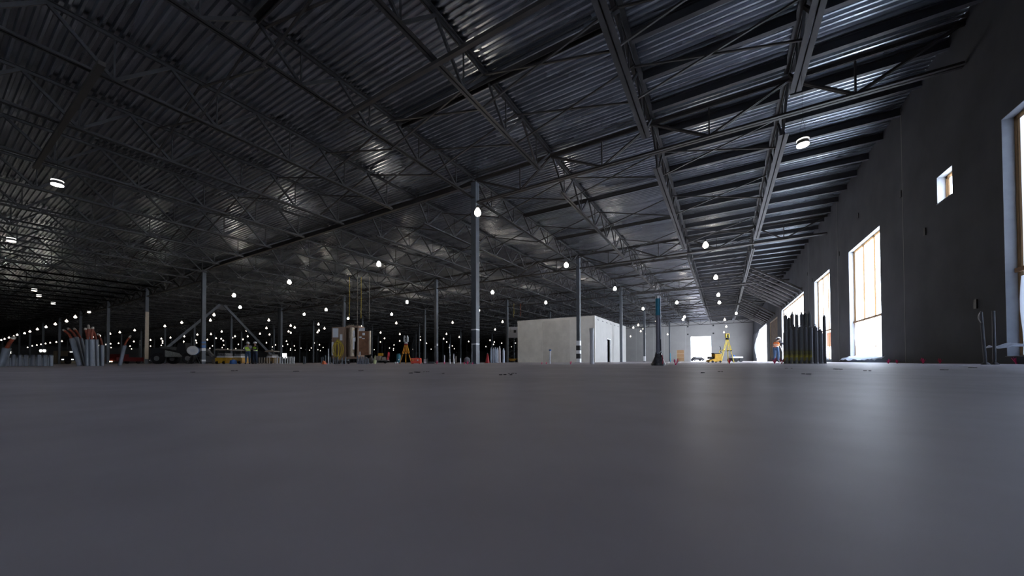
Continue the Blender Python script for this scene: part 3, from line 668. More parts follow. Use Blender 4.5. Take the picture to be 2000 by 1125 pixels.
# ------------------------------------------------------------------ grey conduits at the left
def conduit(name, px, pytop, d, r, lean=0, capcol=None, capbend=0, label='', grp=None, col=PVC, n=10):
    p0 = floor_at(px, d); h_ = hgt(px, pytop, d); a = RT0*math.sin(lean); top = Vector((0,0,1))*math.cos(lean)+a
    t = thing(name, label, 'conduit', p0, 0, grp); MB().cyl((0,0,0), top*h_, r, n=n).build('sleeve', col, t)
    if capcol:
        q = top*h_; b = (top+RT0*capbend*.35).normalized(); e = q+b*.2; b2_ = (top+RT0*capbend*.9).normalized()
        MB().tube([q-top*.05, q, e, e+b2_*.2], r*.5, 8).build('orange_end', capcol, t)
        MB().cyl(e+b2_*.19, e+b2_*.27, r*.6, r*.45, 8).build('end_wrap', DUST, t)
    return t
cd = [(153,660,'leftmost leaning'),(162,658,'second leaning'),(170,661,'third leaning')]
sp = [(156,659,-.30,-1,'leftmost of the leaning grey conduits with orange ends'),(161,657,-.24,-1,'second of the leaning grey conduits from the left, with reddish end'),(168,660,-.22,-.6,'third leaning grey conduit from the left, with frayed dark end'),
      (172,663,-.02,.1,'upright grey conduit behind the leaning ones, with reddish end'),(173.5,664,-.05,-.3,'thick upright grey conduit in the middle of the left conduit bunch'),(177.5,658,-.04,-.2,'tallest upright grey conduit of the left bunch'),
      (181,663,-.05,.2,'slim grey conduit right of the tallest one in the left bunch'),(189,663,-.05,-.5,'grey conduit with bent reddish end, second from the right of the bunch'),(198.5,674,.0,-.6,'rightmost grey conduit of the left bunch with bright orange bent end')]
for q,(px,py,ln,cb,lab) in enumerate(sp): conduit('conduit_stub', px, py, 13.2+.25*(q%3), .072, ln, CAPO, cb, lab, 'grey conduits with orange ends')
conduit('conduit_stub', 234, 674, 14.5, .06, .22, CAPO, .6, 'single grey conduit leaning right, apart from the bunch, with reddish end')
conduit('conduit_stub', 2, 678, 12.5, .10, .3, CAPO, .5, 'dark leaning conduit with red end at the far left edge')
pr = [(13,'second'),(27,'third'),(39,'fourth'),(51,'fifth'),(64,'sixth'),(76,'seventh'),(88,'eighth'),(100,'rightmost')]
for px,w_ in [(1,'leftmost')]+pr:
    p0 = floor_at(px, 14.0); t = thing('conduit_stub', 'short grey capped stub, %s of the front row at the far left' % w_, 'conduit', p0, 0, 'short grey stubs, front row'); h_ = hgt(px,695,14)
    MB().cyl((0,0,0),(0,0,h_),.055,n=12).build('pipe', PVC, t); MB().lathe([(.055,h_),(.045,h_+.03),(.02,h_+.045),(.001,h_+.05)],n=12).build('cap', PVC, t)
for px in (8,20,33,45,58,70,82,94):
    o = MB().cyl((0,0,0),(0,0,.36),.035,n=10).build('conduit_stub', PVC); o.location = floor_at(px,16.2); tag(o, 'short grey stub pipe in the rear row behind the front stubs at far left', 'conduit', 'short grey stubs, rear row')

# ------------------------------------------------------------------ far left machines and lights
def flood(px, py, d, lab, two=True):
    p0 = floor_at(px,d); h_ = hgt(px,py,d); t = thing('flood_light', lab, 'work light', p0, YAW)
    MB().cyl((0,0,.5),(0,0,h_-.1),.03,n=6).build('mast', DARK, t)
    for a in (0,2.1,4.2): MB().cyl((0,0,.7),(.5*math.cos(a),.5*math.sin(a),0),.02,n=5).build('leg', DARK, t)
    for g in ((-.25,.25) if two else (0,)):
        MB().b2((g-.22,-.05,h_-.2),(g+.22,.15,h_+.2)).build('lamp_head', DARK, t); MB().cyl((g,-.09,h_),(g,-.055,h_),.16,n=16).build('lens', FLOOD, t)
    if two: MB().bar((-.4,0,h_-.2),(.4,0,h_-.2),.05,.05).build('crossbar', DARK, t)
flood(16,688.3,52,'twin-headed glaring flood light on a stand at the far left edge'); flood(84,685.2,50,'twin-headed glaring flood light right of the far left one')
flood(303,690.5,46,'single glaring flood light near the foot of the inverted V brace', False)
p0 = floor_at(119,76); t = thing('storage_container', 'beige corrugated container behind the leaning conduits', 'container', p0, YAW-.1)
m = MB()
for q in range(16): m.b2((-1.9+q*.24,0,.1),(-1.9+q*.24+.14,.08,2.75))
m.b2((-1.95,.05,.1),(1.95,2.5,2.75)); m.build('corrugated_wall', mat('beige_sheet', (.55,.47,.34), .7), t)
MB().b2((-2.0,-.02,2.75),(2.0,2.5,2.9)).b2((-2,-.02,0),(2,2.5,.12)).build('rail', GREYM, t)
p0 = floor_at(132,57); t = thing('utility_truck', 'dark truck with a white light bar seen through the leaning conduits', 'truck', p0, YAW)
MB().b2((-1.2,0,.5),(1.2,4.8,1.25)).b2((-1.1,.9,1.25),(1.1,2.5,1.9)).build('body', DARK, t)
MB().b2((-.95,-.02,.66),(-.6,0,.8)).b2((.6,-.02,.66),(.95,0,.8)).build('headlight', LITE, t)
MB().b2((-1.15,1.2,1.9),(1.15,1.4,2.02)).build('light_bar', LITE, t)
for x in (-1.05,1.05):
    for y in (.9,3.9): MB().cyl((x-.12,y,.38),(x+.12,y,.38),.38,n=16).build('wheel', BLACK, t)
p0 = floor_at(215,62); t = thing('red_truck', 'dark red truck with two small amber lamps right of the conduit bunch', 'truck', p0, YAW)
MB().b2((-1.3,0,.45),(1.1,4.6,1.15)).b2((-1.2,.8,1.15),(.9,2.2,1.7)).build('body', mat('dark_red_body', (.16,.01,.01), .5), t); MB().ball((.0,-.02,.4),.09).ball((.32,-.02,.4),.08).build('lamp', TAIL, t)
for x in (-1.15,.95):
    for y in (.8,3.8): MB().cyl((x-.1,y,.36),(x+.1,y,.36),.36,n=16).build('wheel', BLACK, t)
# telehandler
p0 = floor_at(352,41); t = thing('telehandler', 'dark telehandler with big tyres and long boom left of the blue-taped column', 'telehandler', p0, YAW+.05)
m = MB().prism([(-2.5,.75),(2.2,.75),(2.4,1.15),(1.6,1.45),(-.6,1.35),(-1.4,1.75),(-2.4,1.75)],'y',-.85,.85); m.build('chassis', DARK, t)
for x in (-1.55,1.75):
    for y in (-.95,.95):
        wh = MB().cyl((x,y-.2,.62),(x,y+.2,.62),.62,n=22).build('wheel', BLACK, t); MB().cyl((x,y-.23,.62),(x,y+.23,.62),.28,n=14).build('hub', GREYM, wh)
MB().bar((-2.4,.35,1.85),(2.9,.35,1.55),.35,.38).bar((2.7,.35,1.6),(3.3,.35,.9),.25,.25).build('boom', GREYM, t)
MB().prism([(.2,1.3),(1.4,1.3),(1.2,2.35),(.45,2.35)],'y',-.85,-.05).build('cab', DARK, t)
MB().prism([(-.9,.8),(1.0,.8),(.6,1.2),(-.9,1.55)],'y',-.9,-.86).build('side_panel', mat('dusty_panel', (.3,.3,.28), .8, 0, .4, 9), t, 'dusty pale side panel')
MB().b2((3.1,-.5,.15),(3.2,1.1,.9)).bar((3.15,-.2,.15),(4.1,-.2,.12),.1,.05).bar((3.15,.8,.15),(4.1,.8,.12),.1,.05).build('fork_carriage', DARK, t)
p0 = floor_at(377,36); t = thing('hose_reel', 'large white and blue round reel standing beside the blue-taped column', 'reel', p0, YAW+.6)
for y in (-.28,.28): MB().lathe([(.2,-.02),(.43,-.02),(.46,0),(.43,.02),(.2,.02)],n=24).build('flange', WHITE if y < 0 else BLUE, t).matrix_local = Matrix.Translation((0,y,1.35))@Matrix.Rotation(PI/2,4,'X')
MB().cyl((0,-.26,1.35),(0,.26,1.35),.28,n=18).build('drum', FILM, t); MB().bar((-.5,.36,0),(.5,.36,0),.06,.06).bar((-.5,.3,0),(0,.3,1.35),.06,.06).bar((.5,.3,0),(0,.3,1.35),.06,.06).build('stand', DARK, t)
# yellow based machines
def ymach(px, d, base, w_, lab, canopy=True, top=686):
    p0 = floor_at(px,d); t = thing('work_machine', lab, 'machine', p0, YAW, 'canopied machines near the workers'); hb = hgt(px,698.5,d); ht = hgt(px,top,d)
    MB().prism([(-w_/2,.06),(w_/2,.06),(w_/2+.03,hb-.05),(w_/2-.04,hb),(-w_/2+.04,hb),(-w_/2-.03,hb-.05)],'y',-.5,.5).build('base', base, t)
    MB().b2((-w_/2+.06,-.46,hb),(w_/2-.1,.46,hb+.12)).build('white_band', WHITE, t)
    e = MB().b2((-w_/2+.1,-.42,hb+.12),(w_/2-.14,.42,ht-.28))
    e.build('engine_housing', GREYM, t); gr = MB()
    for q in range(5): gr.b2((-w_/2+.16+q*.15,-.44,hb+.2),(-w_/2+.2+q*.15,-.42,ht-.36))
    gr.build('grille', DARK, t)
    MB().bar((-w_/2+.1,-.3,ht-.3),(-w_/2+.1,-.3,ht),.04,.04).bar((w_/2-.15,-.3,ht-.3),(w_/2-.15,-.3,ht),.04,.04).build('canopy_post', DARK, t)
    MB().prism([(-w_/2-.12,ht-.02),(w_/2+.05,ht-.02),(w_/2+.02,ht+.06),(-w_/2+.1,ht+.13),(-w_/2-.12,ht+.05)],'y',-.45,.45).build('canopy', DUST, t)
    for x in (-w_/2+.15,w_/2-.15): MB().cyl((x-.06,-.52,.12),(x+.06,-.52,.12),.12,n=12).build('wheel', BLACK, t)
ymach(440,31,YEL,.88,'machine with bright yellow base and grey body, left of the two workers',top=684)
ymach(471.5,30.6,mat('tan_yellow_paint',(.62,.36,.10),.6,0,.15,8),.82,'machine with tan-orange base and flat dusty canopy just left of the two workers',top=685)
ymach(533,34,mat('brown_base_paint',(.25,.16,.07),.7,0,.2,8),.7,'small dusty machine at the foot of the inverted V brace, right of the two workers',top=687)
# small clutter near machines
o = MB().box((0,0,.2),(.5,.4,.4)).box((.05,0,.46),(.3,.25,.12)).build('material_box', DUST); o.location = floor_at(422,31); tag(o, 'small pale box on the floor left of the bright yellow machine', 'box')
o = MB().cyl((0,0,0),(0,0,.3),.26,.22,12).cyl((0,0,.3),(0,0,.35),.12,n=8).build('bucket', BLUE); o.location = floor_at(455.5,29); tag(o, 'dark blue bucket between the two yellow machines', 'bucket')
# stub rows
for q,px in enumerate((541.5,547,552,557,562,566.5,570.5,574)):
    o = MB().cyl((0,0,0),(0,0,.56),.05,n=10).cyl((0,0,.50),(0,0,.57),.06,n=10).build('stub_pipe', PVCW); o.location = floor_at(px,28.5)
    tag(o, 'white stub pipe, %s from left in the bright row right of the two workers' % ORD[q+1], 'stub pipe', 'bright white stub row')
for q,px in enumerate((506.5,511.5,516.5,521.5,526.5,537)):
    o = MB().cyl((0,0,0),(0,0,.52),.045,n=8).build('stub_pipe', DUST); o.location = floor_at(px,29.5)
    tag(o, 'dim brownish stub pipe, %s from left in the row beside the folded-arms worker' % ORD[q+1], 'stub pipe', 'brownish stub row')
p0 = floor_at(554,70); t = thing('glowing_panel', 'small white board with its own glow far behind the white stub row', 'panel', p0, YAW); MB().b2((-.55,0,1.0),(.55,.05,1.9)).build('board', emit('board_glow', (.95,.97,1), 2.2), t); MB().b2((-.5,0,0),(-.45,.05,1)).b2((.45,0,0),(.5,.05,1)).build('leg', DARK, t)  # board's glow is put in to make it look brightly lit
for q,px in enumerate((593,596,628,631,636,645,651)):
    o = MB().cyl((0,0,0),(0,0,(.45,.42,.38,.42,.5,.42,.36)[q]),.028,n=8).build('stub_pipe', PVC); o.location = floor_at(px,20.5)
    tag(o, 'thin grey stub pipe, %s of the scattered ones left of the brown cabinet' % ORD[q+1], 'stub pipe', 'scattered stubs left of the cabinet')
o = MB().cyl((0,0,0),(0,0,.88),.03,n=8).build('stub_pipe', PVCW); o.location = floor_at(641.5,20.3); tag(o, 'tall thin pale stub pipe standing left of the brown cabinet', 'stub pipe')
for q,px in enumerate((656,659.5,668,675,698,701.5,704.5,708,711,714,717,719.5)):
    o = MB().cyl((0,0,0),(0,0,(.36,.4,.34,.38,.44,.3,.42,.4,.38,.40,.34,.3)[q]),.032,n=8).build('stub_pipe', PVC); o.location = floor_at(px,18.3 if px < 690 else 19)
    tag(o, 'slim grey stub pipe in front of the brown cabinet, %s from left' % ORD[q+1], 'stub pipe', 'stubs in front of the cabinet')
o = MB().box((0,0,.07),(.16,.12,.14)).box((0,0,.16),(.1,.08,.05)).build('marker_box', ORANGE); o.location = floor_at(633,19.5); tag(o, 'small orange box on the floor left of the brown cabinet', 'box')

# ------------------------------------------------------------------ brown tool cabinet
d = 21.0; p0 = floor_at(685,d); k_ = d/F; t = thing('tool_cabinet', 'tall brown wooden rolling tool cabinet with open doors, papers and coiled yellow hose', 'cabinet', p0, YAW)
def X(px): return (px-685)*k_
def Z(py): return hgt(685,py,d)
def xb2(m, x0, x1, y0, y1, z0, z1): return m.b2((X(x0),y0,Z(z0)),(X(x1),y1,Z(z1)))
xb2(xb2(xb2(xb2(xb2(MB(),674,700,.8,.84,638,697),674,700,0,.84,638,640),674,676,0,.8,638,697),697,700,0,.8,641,697),674,704,-.05,.9,697,701).build('case', BROWN, t)
xb2(MB(),676,688,.3,.34,641,697).build('inner_board', mat('streaked_board',(.20,.14,.10),.7,0,.4,9,0,(4,4,.6)), t)
dl = xb2(MB(),648.5,674,-.05,.0,638.5,699).build('door', BROWN, t, 'left door seen from outside')
xb2(MB(),650.5,661.5,-.062,-.052,641,659).build('paper', PAPER, dl); o = xb2(MB(),664.5,669.5,-.062,-.052,653,665).build('paper', PAPER, dl)
xb2(MB(),648.6,652.5,-.062,-.052,668,694).build('plastic_sheet', PAPER, dl)
hs = MB()
for q in range(9):
    rx, rz_ = .27+.02*(q%4), .40+.04*(q%5); cx = X(662)+.03*math.sin(q*2.2); cz = Z(682)+.03*math.cos(q*1.7)
    hs.tube([(cx+rx*math.sin(2*PI*a/20)*(1 if q%3 == 0 else .6 if q%3 == 1 else .3), -.09-.012*q-.01*math.sin(a), cz+rz_*math.cos(2*PI*a/20)-.04*(q%2)) for a in range(21)], .014, 5)
hs.build('hose_coil', YELH, dl)
MB().cyl((X(661.5),-.22,Z(669)),(X(661.5),-.04,Z(669)),.02,n=6).build('hook', DARK, dl)
dm = xb2(xb2(xb2(MB(),688.3,689.6,-.3,.02,640,696),690.6,692,-.3,.02,640,696),689.6,690.6,.0,.02,640,696).build('divider', PALEW, t, 'pale edge boards of the half-open middle door')
for x0,x1,z0,z1 in ((692,695.6,646,658),(692,697,659.5,667.5),(692,695,668,683),(692,693.5,689,692)): xb2(MB(),x0,x1,-.2,-.19,z0,z1).build('paper', PAPER, dm)
dr = xb2(MB(),701,722,-.05,0,647,694).build('door', BROWN2, t, 'reddish brown right door')
xb2(MB(),721.8,724,-.1,.03,646.5,692).build('edge_board', PALEW, dr); xb2(MB(),700,701.4,-.08,.03,645,695).build('edge_board', PALEW, dr)
for x0,x1,z0,z1 in ((708.5,713.5,650.5,655),(702.5,707,657.5,660.5),(708,713,661,662.3),(703,705,687,694)): xb2(MB(),x0,x1,-.065,-.055,z0,z1).build('paper', PAPER, dr)
xb2(MB(),702,713,-.07,-.05,641,646.8).build('paper', PAPER, dr, 'white papers at the door top')
xb2(MB(),676,700,.0,.84,636,638).build('top_board', BROWN, t); cl = MB()
for q in range(6): cl.tube([(X(676+q*2),.3,Z(637)),(X(677+q*2),.2,Z(634-q%2)),(X(679+q*1.6),.25,Z(634.5)),(X(681+q),.35,Z(637.5))], .018,5)
cl.build('cable_tangle', PALEW, t)
xb2(xb2(MB(),648.5,700,-.03,.8,699,701),650,672,-.02,.6,701,703).build('bottom_board', BROWN, t)
for px,y in ((651.5,.1),(671,.1),(678.5,.15),(697,.15),(651.5,.7),(697,.7)):
    c_ = MB().b2((X(px)-.04,y-.05,.18),(X(px)+.04,y+.05,Z(700.5))).build('caster', GREYM, t); MB().cyl((X(px)-.03,y,.1),(X(px)+.03,y,.1),.1,n=14).build('wheel', BLACK, c_)
o = MB().ball((0,0,.22),.2,(1.1,.8,1)).cyl((0,0,.3),(0,0,.5),.05,n=8).build('trash_bag', mat('dark_bag',(.07,.07,.065),.4)); o.location = floor_at(725,22); tag(o, 'dark grey bag on the floor right of the brown cabinet', 'bag')
o = MB().cyl((0,0,0),(0,0,.22),.07,.1,10).cyl((0,0,.22),(.03,0,.5),.025,n=6).build('spray_bottle', mat('pale_green_plastic',(.6,.65,.35),.4)); o.location = floor_at(732,20.5); tag(o, 'pale greenish bottle with thin neck right of the brown cabinet', 'bottle')
t = thing('tool_cart', 'low dark cart heaped with yellow and grey tools behind the orange tripod', 'cart', floor_at(745,27), YAW)
MB().b2((-.5,-.3,.2),(.5,.3,.28)).build('bed', GREYM, t); MB().box((-.2,0,.43),(.35,.4,.3)).box((.25,0,.38),(.3,.35,.2)).build('toolbox', DUST, t); MB().box((-.05,0,.68),(.3,.3,.2)).build('tool', YEL, t); MB().bar((.48,0,.25),(.56,0,.85),.03,.4).build('handle', REDD, t)
for x in (-.38,.38): MB().cyl((x,-.3,.1),(x,-.25,.1),.1,n=10).build('wheel', BLACK, t)
t = thing('water_cooler', 'teal upright plastic tank behind the left leg of the orange tripod', 'tank', floor_at(778.5,27), YAW); MB().lathe([(.001,0),(.15,0),(.17,.1),(.16,.65),(.1,.74),(.001,.75)],n=14).build('tank', TEAL, t); MB().ball((.05,-.16,.28),.045).build('tap', WHITE, t)

# ------------------------------------------------------------------ tripods
def tripod(px, d, top, lab, legcol, feet, cat='tripod'):
    p0 = floor_at(px,d); t = thing('surveying_tripod', lab, cat, p0, YAW); zt = hgt(px,top,d)
    for fx,fy in feet:
        a = Vector((fx*.06,fy*.06,zt)); b = Vector((fx,fy,0)); L_ = MB(); mid = a.lerp(b,.52)
        side = (b-a).cross(Vector((0,1,0))).normalized()*.035
        L_.bar(a+side,mid+side,.028,.03).bar(a-side,mid-side,.028,.03).bar(a.lerp(b,.42),b,.04,.035); lg = L_.build('leg', legcol, t)
        MB().bar(a.lerp(b,.5)-side*1.6,a.lerp(b,.5)+side*1.6,.05,.05).build('clamp', BLACK, lg); MB().cyl(b+Vector((0,0,.06)),b,.02,.005,6).build('foot_spike', DARK, lg)
    MB().lathe([(.001,zt-.04),(.09,zt-.04),(.1,zt),(.09,zt+.03),(.001,zt+.03)],n=14).build('head_plate', REDD if legcol is TRIO else BLACK, t)
    return t, p0, zt
t, p0, zt = tripod(793, 20.5, 672.5, 'orange-yellow wooden surveying tripod left of the red-orange case', TRIO, ((-.30,-.2),(-.12,.35),(.36,-.15)))
s_ = thing('laser_scanner', 'white two-horned laser scanner on the orange-yellow tripod', 'scanner', (p0.x,p0.y,zt+.03), YAW)
MB().lathe([(.001,0),(.09,0),(.1,.03),(.07,.09),(.001,.09)],n=14).build('base', mat('pale_scanner',(.6,.63,.64),.4), s_)
for g in (-1,1): MB().prism([(g*.05,.09),(g*.12,.11),(g*.125,.36),(g*.09,.48),(g*.06,.46)],'y',-.07,.07).build('side_housing', mat('scanner_shell',(.62,.66,.68),.4), s_)
MB().cyl((0,-.05,.30),(0,.05,.30),.045,n=12).build('mirror_head', DARK, s_)
t = thing('instrument_case', 'red-orange hard carrying case right of the orange tripod', 'case', floor_at(813,20.2), YAW)
MB().prism([(-.25,.03),(.25,.03),(.27,.1),(.27,.28),(.24,.33),(-.24,.33),(-.27,.28),(-.27,.1)],'y',-.14,.14).build('shell', RED, t)
MB().b2((-.27,-.15,.2),(.27,-.14,.215)).build('seam', REDD, t)
for x in (-.16,.12): MB().b2((x-.035,-.155,.17),(x+.035,-.14,.25)).build('latch', WHITE if x > 0 else YEL, t)
MB().tube([(-.08,0,.33),(-.07,0,.38),(.07,0,.38),(.08,0,.33)],.012,6).build('handle', REDD, t)
for x in (-.2,.2): MB().b2((x-.03,-.1,0),(x+.03,.1,.03)).build('foot', REDD, t)
t = thing('notice_stand', 'small dark box with a white notice sheet right of the red-orange case', 'notice', floor_at(830,21), YAW)
MB().b2((-.13,0,0),(.13,.15,.3)).build('box', BLACK, t); MB().b2((-.07,-.01,.03),(.085,0,.27)).build('sheet', PAPER, t)
MB().b2((-.04,-.014,.16),(.05,-.011,.17)).b2((-.04,-.014,.12),(.05,-.011,.13)).b2((-.02,-.014,.19),(.03,-.011,.22)).build('print', DARK, t)
t = thing('flat_dark_mat', 'flat dark bundle on the floor left of the paper-tagged column', 'bundle', floor_at(841,22), YAW); MB().box((0,0,.05),(.45,.3,.1)).cyl((-.2,0,.1),(.15,0,.1),.04,n=8).build('bundle', DARK, t)
for q,px in enumerate((772,776.5)):
    o = MB().ball((0,0,.06),.055,(1,1,1.1)).build('white_knob_marker', WHITE); o.location = floor_at(px,20); tag(o, 'small round white marker on the floor, %s of two left of the orange tripod' % ['left','right'][q], 'marker')
t, p0, zt = tripod(1421, 21.5, 662, 'yellow surveying tripod with black clamps near the bright far doorway', YELB, ((.30,-.15),(-.42,-.05),(.22,.3)))
s_ = thing('survey_instrument', 'yellow and black survey instrument on the yellow tripod', 'instrument', (p0.x,p0.y,zt+.03), YAW)
MB().b2((-.06,-.05,0),(.08,.05,.04)).build('base', BLACK, s_); MB().b2((-.10,-.07,.04),(-.06,.07,.27)).b2((.06,-.07,.04),(.1,.07,.27)).build('side_frame', YELB, s_)
MB().cyl((0,-.09,.16),(0,.09,.16),.05,n=12).build('telescope', BLACK, s_); MB().b2((-.10,-.05,.27),(.1,.05,.30)).build('handle', YEL, s_)
o = MB().tube([(-.03,-.06,0),(.02,-.04,-.12),(-.02,.02,-.25),(.05,0,-.4)],.02,6).build('strap', BLACK); o.location = (p0.x-.42*RT0.x,p0.y-.42*RT0.y-.2,zt-.45); tag(o, 'black strap hanging from the left leg of the yellow tripod', 'strap')
t = thing('concrete_saw', 'yellow wheeled concrete saw with raised engine box beside the yellow tripod', 'machine', floor_at(1398,20.6), YAW)
MB().prism([(-.5,.06),(.22,.06),(.22,.2),(-.2,.22),(-.44,.16)],'y',-.2,.2).build('deck', YEL, t); MB().b2((-.15,-.2,.2),(.22,.2,.50)).build('engine_box', YEL, t); MB().b2((-.17,-.18,.5),(.14,.18,.55)).build('engine_top', DARK, t)
MB().box((-.3,0,.28),(.25,.25,.14)).build('motor', BLACK, t); MB().bar((.2,-.15,.3),(.34,-.15,.72),.03,.03).bar((.2,.15,.3),(.34,.15,.72),.03,.03).bar((.34,-.17,.72),(.34,.17,.72),.03,.03).build('handle', YELB, t)
for x in (-.3,.14): MB().cyl((x,-.24,.06),(x,-.2,.06),.06,n=12).cyl((x,.2,.06),(x,.24,.06),.06,n=12).build('wheel', BLACK, t)
t = thing('flat_cart', 'low pale flat cart with dark wheels right of the yellow tripod', 'cart', floor_at(1435,33), YAW)
MB().b2((-.45,-.4,.36),(.52,.4,.5)).build('bed', WHITE, t)
for x in (-.3,.35):
    for y in (-.35,.35): MB().cyl((x,y-.05,.17),(x,y+.05,.17),.17,n=14).build('wheel', BLACK, t)
MB().b2((-.35,-.3,.17),(.4,.3,.36)).build('chassis', DARK, t); MB().bar((-.3,0,.5),(-.26,0,.72),.08,.08).box((-.05,0,.56),(.15,.1,.12)).build('load', BLUE, t)
# car outside the doorway
p0 = floor_at(1362,112); CARB = mat('black_car_paint',(.004,.004,.005),.9,0,0,3,0,None,None,.02)
t = thing('car', 'dark car parked outside the bright end doorway', 'car', (p0.x,p0.y,-.06), YAW)
MB().prism([(-1.9,.45),(1.9,.45),(2.0,.8),(1.5,.95),(.9,1.45),(-.9,1.5),(-1.4,1.0),(-2.0,.9)],'y',-.85,.85).build('body', CARB, t)
MB().prism([(.75,1.38),(-.8,1.42),(-1.2,1.02),(1.25,.98)],'y',-.87,-.855).build('window', BLACK, t)
for x in (-1.25,1.25):
    for y in (-.8,.8): MB().cyl((x,y-.12,.33),(x,y+.12,.33),.33,n=16).build('wheel', BLACK, t)
MB().cyl((.3,0,1.48),(.45,0,2.1),.02,n=5).build('antenna', BLACK, t)

# ------------------------------------------------------------------ middle floor bits
def stub(px, top, d, r, m, lab, cat='stub pipe', parts=None):
    p0 = floor_at(px,d); t = thing('stub_pipe', lab, cat, p0, 0); h_ = hgt(px,top,d); MB().cyl((0,0,0),(0,0,h_),r,n=12).build('pipe', m, t)
    if parts: parts(t, h_)
    return t
def sleeve_foot(t, h_): MB().cyl((0,0,0),(0,0,.28),.05,n=10).build('foot_sleeve', PVCW, t)
stub(868,694,20,.03,PVCW,'short white stub pipe with pink tuft at its foot, left of the tall column')
stub(878.5,672,20.3,.012,SILV,'tall thin rod in a white foot sleeve left of the tall column','rod',sleeve_foot)
stub(886,691,20,.03,PVCW,'white stub pipe with thicker foot, tallest white one left of the tall column','stub pipe',sleeve_foot)
stub(890.5,695.5,20.5,.022,DUST,'thin dull stub pipe just right of the thick-footed white one')
stub(899.5,699,20.2,.026,PVCW,'shortest white stub pipe, nearest to the left side of the tall column')
stub(921.5,673,17.6,.02,PVC,'thin grey rod standing against the tall column foot','rod')
o = MB().ball((0,0,.18),.18,(1,.8,1)).build('rag_heap', mat('grey_rag',(.2,.2,.22),.9)); o.location = floor_at(912,19); tag(o, 'small grey heap on the floor just left of the tall column', 'heap')
def blue_cap(t, h_):
    MB().cyl((0,0,h_-.06),(0,0,h_),.055,n=12).build('cap', BLUE, t, 'blue cap'); MB().cyl((0,0,0),(0,0,.12),.05,n=10).build('collar', PVCW, t)
p_ = stub(1073.5,682.5,15.5,.036,PVCW,'short leaning pale pipe with blue cap in front of the concrete room','stub pipe',blue_cap); p_.rotation_euler = (0,.05,0)
def coupl(t, h_):
    MB().cyl((0,0,h_-.16),(0,0,h_-.02),.082,n=16).cyl((0,0,h_-.02),(0,0,h_),.072,n=16).build('coupling', PVCW, t); MB().cyl((0,0,0),(0,0,.1),.08,n=16).build('collar', PVCW, t)
stub(1156,641,13.2,.072,PVCW,'tall white plastic pipe with top coupling before the corner of the concrete room','stub pipe',coupl)
# blue topped pipe with boot
d = 8.2; p0 = floor_at(1286,d); t = thing('riser_pipe', 'tall grey riser pipe with cyan wrapped top and taped plastic boot', 'pipe', p0, 0); h_ = hgt(1286,578,d)
MB().cyl((0,0,0),(0,0,h_*.72),.053,n=18).build('lower_pipe', mat('mauve_grey_pipe',(.22,.22,.28),.35), t); MB().cyl((0,0,h_*.72),(0,0,h_-.06),.053,n=18).build('upper_wrap', CYAN, t, 'cyan film on the upper pipe'); MB().cyl((0,0,h_-.06),(0,0,h_),.056,n=18).build('top_band', SILV, t)
MB().cyl((.06,-.03,.15),(.06,-.03,h_-.02),.009,n=8).build('side_rod', SILV, t); MB().cyl((.065,-.05,.05),(.06,-.04,.6),.008,n=6).build('cord', BLACK, t)
bt = MB(); rr_ = [(.15,0),(.15,.03),(.125,.08),(.11,.14),(.075,.2),(.07,.26),(.054,.3)]; bt.lathe(rr_,n=16)
rnd = random.Random(3); bt.v = [(x*(1+.12*rnd.uniform(-1,1)),y*(1+.12*rnd.uniform(-1,1)),z*(1+.1*rnd.uniform(-1,1)) if z > .01 else 0) for x,y,z in bt.v]; bt.build('plastic_boot', mat('smoky_plastic',(.10,.10,.11),.25,0,.5,14), t)
MB().tube([(.1,-.09,.02),(.11,-.1,.12),(.09,-.1,.24)],.012,5).build('red_tie', mat('red_ribbon',(.6,.02,.06),.6), t); MB().tube([(.02,-.06,.28),(.07,-.05,.33),(.09,-.04,.28)],.014,5).build('white_tie', TAPE, t)
stub(1309.5,690,30,.03,CYAN,'thin blue pipe standing before the end wall left of the plywood board')
MB_ = MB().b2((-.4,-.15,0),(.4,.15,.12)); o = MB_.build('timber_block', PALEW); o.location = floor_at(1331,60); o.rotation_euler[2] = YAW; tag(o, 'long pale timber on the floor under the plywood board', 'timber')
# pink whisker markers
wm = []
for v_ in range(3):
    m = MB(); rn = random.Random(v_)
    for q in range(14):
        a = rn.uniform(0,2*PI); r_ = rn.uniform(.01,.055); z_ = rn.uniform(.07,.13); m.bar((0,0,0),(r_*math.cos(a),r_*math.sin(a),z_),.005,.005)
    m.cyl((0,0,0),(0,0,.02),.012,n=6); wm.append(m.mesh('marking_whisker', PINK))
for px,d,sc,lab in ((853.5,17,1,'pink tuft marker right of the paper-tagged column'),(868,15,.8,'pink tuft marker beside the short white stub left of the tall column'),(907,15,.7,'faint pink tuft left of the tall column foot'),(913,14,.9,'pink tuft marker just left of the tall column foot'),
    (923,13,.55,'magenta tuft at the foot of the tall column'),(638,17,.5,'tiny pink tuft left of the brown cabinet'),(776,17,.4,'tiny pink tuft left of the orange tripod'),(1058,14,.5,'left small pink tuft before the concrete room'),(1067,14,.55,'second small pink tuft before the concrete room'),
    (1114.5,12,.7,'pink tuft left of the tape-wrapped column'),(1319.5,9,1.05,'bright pink tuft right of the booted riser pipe'),(1425,13,1.1,'pink tuft at the foot of the yellow tripod'),(1513,12,1.3,'pink tuft before the orange-vested worker'),(1526.5,12,1.2,'pink tuft between the worker and the steel sleeves'),
    (1735,11,.85,'pink tuft under the near edge of the tall railed window'),(1752,11,.7,'small pink tuft right of the railed window'),(1803,10.5,1,'pink tuft near the middle of the dark right wall'),(1836,10.5,.9,'pink tuft below the small square window'),(1985,8.3,1.1,'pink tuft at the right edge of the view')):
    o = linkmesh('marking_whisker', wm[int(px)%3]); o.location = floor_at(px,d); o.scale = (sc*1.3,)*3; tag(o, lab, 'marker', 'pink whisker markers')
